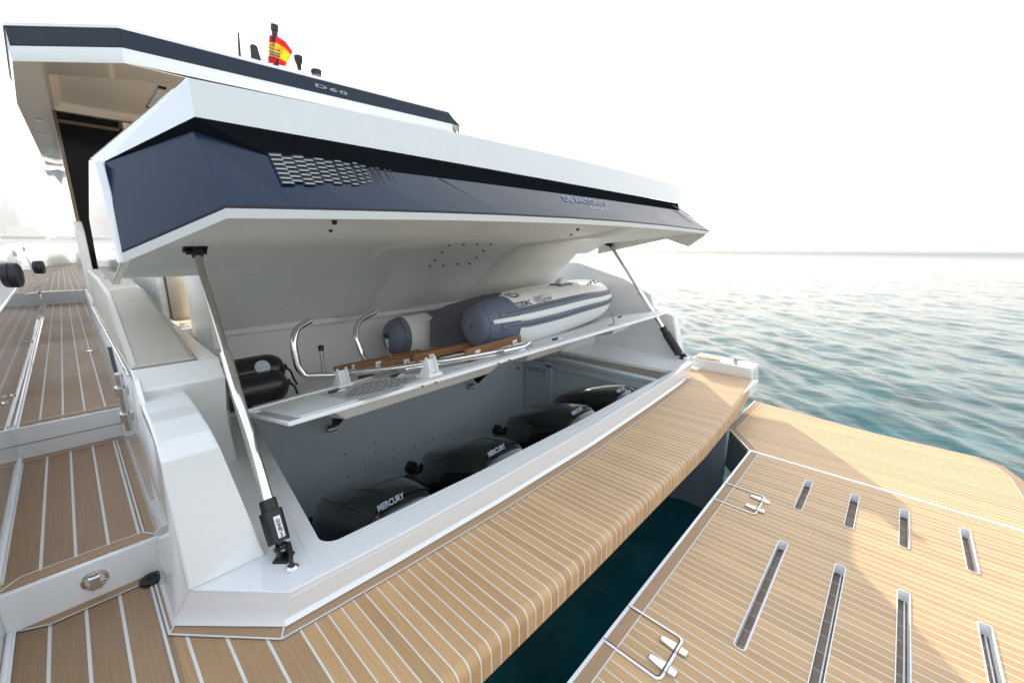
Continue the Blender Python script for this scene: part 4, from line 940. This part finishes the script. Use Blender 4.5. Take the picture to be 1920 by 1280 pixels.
m = MB(); m.grid([[surf(i_, a_, -.10+.02*k+(.02 if abs(j_) > .03 else 0)*(1 if k < 5 else -1), j_, .003) for k in range(11)] for j_ in (-.045, -.035, -.015, .005, .025, .035)])
hd = make('handle_patch', m, simple('light_grey_patch', (.52, .52, .53), .6), DG, ang=60)
make('carry_handle', MB().tube(smooth_path([surf(i_, a_, -.06, -.0, 0), surf(i_, a_, -.055, .0, .032), surf(i_, a_, .06, .0, .032), surf(i_, a_, .065, .0, 0)], .02), .012, 12), simple('pale_handle', (.62, .61, .58), .5), hd)
i_, a_ = near_i(1052, 534); p, n, d = tube_pt(i_, a_, .0); w_ = n.cross(d)
ol = make('oarlock', MB().obox(p, d, w_, n, .10, .05, .008), GREYF, DG, bevel=.006)
make('oarlock_block', MB().loft([[p+d*a+w_*b for a, b in ((-.055, -.03), (.055, -.03), (.055, .03), (-.055, .03))], [p+d*a+w_*b+n*.03 for a, b in ((-.05, -.028), (.05, -.028), (.05, .028), (-.05, .028))], [p+d*a+w_*b+n*.05 for a, b in ((-.03, -.02), (.03, -.02), (.03, .02), (-.03, .02))]]), WPL, ol, bevel=.008)
i_, a_ = near_i(1100, 535); p, n, d = tube_pt(i_, a_, .0)
make('rope_eye', MB().tube([p+n*.0, p+n*.03+d*.02, p+n*.03+d*.06, p+d*.08], .006, 8).tube(smooth_path([p+d*.04+n*.03, p+d*.12+n*.04, p+d*.16+n*.01, p+d*.26+n*.02], .03), .005, 8), GREYF, DG)
m = MB(); q0, q1, q2 = on_shelf(1148, 598), on_shelf(1152, 610), on_shelf(1140, 612); m.tube(smooth_path([q0+uz*.05, q1+uz*.05, q1+uz*.01, q2+uz*.01], .02), .004, 6); make('mooring_line', m, GREYF, DG)
# lettering and emblem wrapped on the tube
i_, a_ = near_i(982, 567); lo = lettering('brand_lettering', 'ZODIAC', (0, 0, 0), (1, 0, 0), (0, 1, 0), .040, LETK, DG, bold=.012, width=.165)
for v in lo.data.vertices:
    q_ = v.co+wloc(DG); v.co = surf(i_, a_, q_.x, q_.y, .003+max(0, q_.z))-wloc(DG)
i_, a_ = near_i(962, 553); m = MB(); SF = lambda a, b: surf(i_, a_, a, b, .003)
rg = []
for k in range(25):
    t_ = 2*pi*k/24; w0 = .006+.009*abs(sin(t_+.6)); rg.append((SF(cos(t_)*(.036-w0*.5), sin(t_)*(.032-w0*.5)), SF(cos(t_)*(.036+w0*.5), sin(t_)*(.032+w0*.5))))
m.grid([[a for a, b in rg], [b for a, b in rg]])
m.poly([SF(-.062, .024), SF(-.050, .036), SF(-.030, .034), SF(-.020, .020), SF(-.036, .026)]); m.poly([SF(.022, -.012), SF(.040, .000), SF(.060, .006), SF(.050, -.006), SF(.030, -.022)]); m.poly([SF(.036, -.022), SF(.058, -.012), SF(.056, -.022), SF(.044, -.030)])
make('brand_emblem', m, LETK, DG)

# -- boarding ladder
LD = thing('boarding_ladder', sh(1.1, 1.75, .02), 'polished steel boarding ladder with varnished teak treads lying on the shelf edge', 'ladder')
def q(px, py, y): return aY(px, py, y)
r1 = smooth_path([q(580, 602, 2.42), q(555, 616, 2.36), q(549, 645, 2.33), q(559, 690, 2.31), q(572, 704, 2.30), q(640, 702, 2.20), q(740, 690, 1.92), q(860, 672, 1.70), q(982, 650, 1.58)], .05, 8)
r2 = smooth_path([q(703, 585, 2.66), q(673, 601, 2.60), q(664, 625, 2.56), q(682, 672, 2.50), q(706, 688, 2.40), q(800, 676, 2.08), q(900, 658, 1.86), q(975, 643, 1.76)], .05, 8)
make('side_rail', MB().tube(r1, [.0075*p.y+.001 for p in r1], 16), STEEL, LD); make('side_rail', MB().tube(r2, [.0068*p.y for p in r2], 16), STEEL, LD)
e0, e1_ = r1[-1], r2[-1]; make('end_bow', MB().tube(smooth_path([e0-Vector((.18, 0, -.004)), e0, e0+Vector((.10, .04, .004)), e1_+Vector((.08, -.03, .0)), e1_], .05, 8), .016, 16), STEEL, LD)
make('side_rail', MB().tube([q(760, 692, 1.84), q(985, 657, 1.57)], .013, 14), STEEL, LD); make('side_rail', MB().tube([q(850, 668, 1.78), q(985, 643, 1.68)], .013, 14), STEEL, LD)
TRD = [((627, 692), (787, 659), 1.95, 9), ((667, 687), (842, 652), 1.85, 10), ((715, 685), (905, 640), 1.76, 11), ((776, 671), (912, 641), 1.70, 13), ((872, 662), (975, 634), 1.58, 15), ((878, 686), (985, 657), 1.55, 13), ((735, 703), (766, 696), 1.70, 8), ((672, 706), (700, 700), 1.78, 7)]
for (a, b, y, h) in TRD:
    y = 2.34-((a[0]+b[0])/2-640)/345*.72+(.04 if a[0] < 870 else -.05)
    A_, B_ = q(a[0], a[1], y), q(b[0], b[1], y); dd = (B_-A_); L = dd.length; dn_ = dd.normalized(); dep = (A_-EYE).length
    hh = h*.5*dep/F_PX*1.0; upv = Vector((0, 0, 1)); upv = (upv-dn_*upv.dot(dn_)).normalized(); sv = dn_.cross(upv)
    tr_ = make('tread', MB().obox((A_+B_)/2, dn_, sv, upv, L/2, .012, hh), LADW, LD, bevel=.005)
    if L > .14:
        m_ = MB()
        for k in ((.18, .86) if (a[0] > 860) else (.20,)):
            c = A_+dd*k-sv*0; cc = c-upv*(hh*.7); face = (EYE-c); face = face-dn_*face.dot(dn_); face = (face-upv*face.dot(upv)).normalized()
            m_.obox(cc+face*.0135, dn_, face, upv, .019, .003, .019)
        split(make('clamp_plate', m_, WPL, tr_, bevel=.002))
        m_ = MB()
        for k in ((.18, .86) if (a[0] > 860) else (.20,)):
            c = A_+dd*k-upv*(hh*.7); face = (EYE-c); face = face-dn_*face.dot(dn_); face = (face-upv*face.dot(upv)).normalized(); m_.lathe(c+face*.015, face, [(0, .0065), (.004, .005)], 10)
        split(make('bolt', m_, STEELB, tr_))
for (a, b, y) in (((602, 655), (607, 699), 2.25), ((725, 632), (732, 670), 2.15)):
    A_, B_ = q(*a, y), q(*b, y); st_ = make('stand_off', MB().tube([A_, B_], .011, 12), STEEL, LD); make('end_cap', MB().tube([A_+(A_-B_).normalized()*.022, A_-(A_-B_).normalized()*.006], .0145, 12), RUBBER, st_)

# ================================================================== CUSHIONS
m = MB(); rows = []
prof = [(1.925, .728), (1.932, .742), (2.20, .845), (2.45, .935), (2.52, .955), (3.2, .985), (4.3, .99)]
def pr_(y): return .292 if y < 2.0 else .292-.05*min(1, (y-2.0)/.5)
secs = []
for y, z in prof:
    xr = pr_(y); zb = .73
    secs.append([(.100, y, zb), (.100, y, max(zb+.001, z-.025)), (.104, y, max(zb+.002, z-.008)), (.116, y, z), (xr-.02, y, z), (xr-.006, y, max(zb+.002, z-.008)), (xr, y, max(zb+.001, z-.03)), (xr+.002, y, zb)])
m.loft(secs); pad = make('armrest_cushion', m, VINYL, None, ang=14, origin=(.2, 2.2, .73)); tag(pad, 'sloping beige vinyl armrest cushion on the white console left of the near strut', 'cushion')
m = MB()
for off in (.012,): m.tube([(pr_(y)-off, y, z+.001) for y, z in prof[1:]], .0013, 6); m.tube([(.118, y, z+.001) for y, z in prof[1:]], .0013, 6)
make('piping', m, simple('cushion_piping', (.46, .43, .36), .5), pad)
def quilt_mat():
    m_, t, p = new_mat('quilted_white_vinyl'); setp(p, Base_Color=(.66, .65, .61, 1), Roughness=.45)
    g = N(t, 'ShaderNodeNewGeometry'); s = N(t, 'ShaderNodeSeparateXYZ'); t.links.new(g.outputs['Position'], s.inputs[0])
    a = math_n(t, 'ADD', math_n(t, 'MULTIPLY', s.outputs[1], 7.), math_n(t, 'MULTIPLY', s.outputs[2], 9.)); b = math_n(t, 'SUBTRACT', math_n(t, 'MULTIPLY', s.outputs[1], 7.), math_n(t, 'MULTIPLY', s.outputs[2], 9.))
    def tri(v): return math_n(t, 'ABSOLUTE', math_n(t, 'SUBTRACT', math_n(t, 'FRACT', v), .5))
    h = math_n(t, 'MINIMUM', math_n(t, 'SUBTRACT', .5, tri(a)), math_n(t, 'SUBTRACT', .5, tri(b)))
    h = math_n(t, 'POWER', math_n(t, 'MULTIPLY', h, 2.), .4)
    bp = N(t, 'ShaderNodeBump'); bp.inputs['Strength'].default_value = .5; bp.inputs['Distance'].default_value = .012
    t.links.new(h, bp.inputs['Height']); t.links.new(bp.outputs[0], p.inputs['Normal']); return m_
m = MB(); m.box((.335, 3.02, .735), (.372, 5.2, 1.10)); tag(make('quilted_cushion', m, quilt_mat(), None, bevel=.015, origin=(.35, 3.9, .735)), 'diamond quilted white seat cushion behind the beige armrest', 'cushion')
m = MB()
rows = []
for i in range(21):
    z = .735+.34*i/20; rows.append([(.376, 3.06+.006*sin(z*60), z), (.378, 3.005, z), (.392, 2.985+.004*sin(z*80), z), (.43, 2.978+.006*sin(z*70+1), z), (.48, 2.983+.006*sin(z*90), z), (.505, 2.995, z), (.508, 3.10, z), (.376, 3.10, z)])
m.loft(rows); bk = make('backrest_cushion', m, VINYLW, None, ang=60, origin=(.44, 3.04, .735)); tag(bk, 'wrinkled beige backrest cushion seen edge-on, between the quilted cushion and the strut', 'cushion')
m = MB(); m.tube([(.385, 2.975, .752), (.44, 2.972, .748), (.50, 2.978, .765)], .004, 6); make('strap', m, STEELB, bk)

# ================================================================== HARBOUR
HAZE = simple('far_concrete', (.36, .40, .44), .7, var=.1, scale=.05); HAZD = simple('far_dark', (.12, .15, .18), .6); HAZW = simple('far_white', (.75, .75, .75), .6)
D = 1250.
def fp(px, py, d=D): return aY(px, py, d)
tw = [(-60, 457), (-60, 352), (-25, 356), (0, 367), (12, 376), (22, 387), (32, 388), (32, 391), (29, 394), (36, 408), (40, 425), (41, 446), (41, 457)]
P_ = [fp(a, b) for a, b in tw]; m = MB(); m.loft([P_, [p+Vector((0, 60, 0)) for p in P_]])
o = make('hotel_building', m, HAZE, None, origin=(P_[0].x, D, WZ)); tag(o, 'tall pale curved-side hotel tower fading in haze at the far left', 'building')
for k in range(9): 
    a, b = fp(-40, 398+k*6.0), fp(28+k, 398+k*6.0); make('balcony_band', MB().box((a.x, D-1.2, a.z), (b.x, D-.2, a.z+.35)), HAZD, o)
def far_block(x0, x1, y0, d, lab, roof=0):
    d *= 3
    a, b = fp(x0, y0, d), fp(x1, y0, d); bt = WZ; t = thing('harbour_building', ((a.x+b.x)/2, d, bt), lab, 'building', 'low harbour buildings on the far shore')
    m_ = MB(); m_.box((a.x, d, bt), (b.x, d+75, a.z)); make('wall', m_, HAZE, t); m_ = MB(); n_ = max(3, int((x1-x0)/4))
    for k in range(n_):
        xa = a.x+(b.x-a.x)*(k+.2)/n_; xb = a.x+(b.x-a.x)*(k+.75)/n_; m_.box((xa, d-.3, bt+.25*(a.z-bt)), (xb, d-.05, bt+.7*(a.z-bt)))
    make('window_row', m_, HAZD, t); m_ = MB(); m_.box((a.x-1, d-1, a.z), (b.x+1, d+78, a.z+1.2)); make('roof', m_, HAZW, t)
far_block(-30, 38, 449, 400, 'long low white harbour building below the curved tower'); far_block(72, 106, 446, 390, 'grey flat-roofed harbour shed at mid distance'); far_block(106, 134, 443, 380, 'glazed harbour shed next to the black saloon door frame')
def far_boat(px, d, L, mast, lab, big=False):
    d *= 3; L *= 3; mast *= 3
    a = fp(px, 458, d); t = thing('moored_boat', (a.x, d, WZ), lab, 'boat', 'boats moored along the far quay')
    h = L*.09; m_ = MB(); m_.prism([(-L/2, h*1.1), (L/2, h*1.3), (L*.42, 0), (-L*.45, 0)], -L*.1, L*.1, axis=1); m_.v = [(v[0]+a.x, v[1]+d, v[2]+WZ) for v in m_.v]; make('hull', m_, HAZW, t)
    m_ = MB(); m_.box((a.x-L*.3, d-L*.06, WZ+h), (a.x+L*.2, d+L*.06, WZ+h*2.2)); 
    if big: m_.box((a.x-L*.2, d-L*.05, WZ+h*2.2), (a.x+L*.12, d+L*.05, WZ+h*3.4))
    make('deckhouse', m_, HAZW, t); m_ = MB(); m_.box((a.x-L*.27, d-L*.065, WZ+h*1.35), (a.x+L*.17, d-L*.061, WZ+h*1.8)); make('window_row', m_, HAZD, t)
    if mast: make('mast', MB().tube([(a.x, d, WZ+h), (a.x, d, WZ+mast)], .3, 6), HAZE, t)
far_boat(58, 330, 34, 17, 'large white motor yacht moored under the right edge of the tower', True)
for k, (px, d, L, mh, lb) in enumerate(((82, 350, 12, 17, 'sailing boat with a bare mast, leftmost of the masts'), (92, 352, 13, 19, 'sailing boat with the tallest bare mast beside the grey shed'), (101, 349, 11, 15, 'sailing boat with a short mast in front of the grey shed'), (113, 348, 12, 18, 'sailing boat with a bare mast in front of the glazed shed'), (124, 351, 10, 14, 'sailing boat nearest the saloon door frame'), (22, 345, 20, 0, 'white launch moored at the foot of the tower'), (5, 340, 18, 0, 'white launch at the left frame edge'))): far_boat(px, d, L, mh, lb)
m = MB(); m.box((-1260, 1130, WZ-2), (-60, 1500, WZ+2.0)); struct(make('quay', m, HAZE, None))

hm = bpy.data.materials.new('haze'); hm.use_nodes = True; t = hm.node_tree; t.nodes.remove(t.nodes['Principled BSDF'])
pv = t.nodes.new('ShaderNodeVolumePrincipled'); pv.inputs['Color'].default_value = (.72, .77, .82, 1); pv.inputs['Density'].default_value = .0006; pv.inputs['Anisotropy'].default_value = .3
t.links.new(pv.outputs[0], t.nodes['Material Output'].inputs['Volume'])
hz_ = make('haze', MB().box((-9300, -9300, WZ-3.2), (9300, 9300, 230)), hm, None, smooth=False, origin=(0, 0, WZ-3.2)); hz_['kind'] = 'stuff'
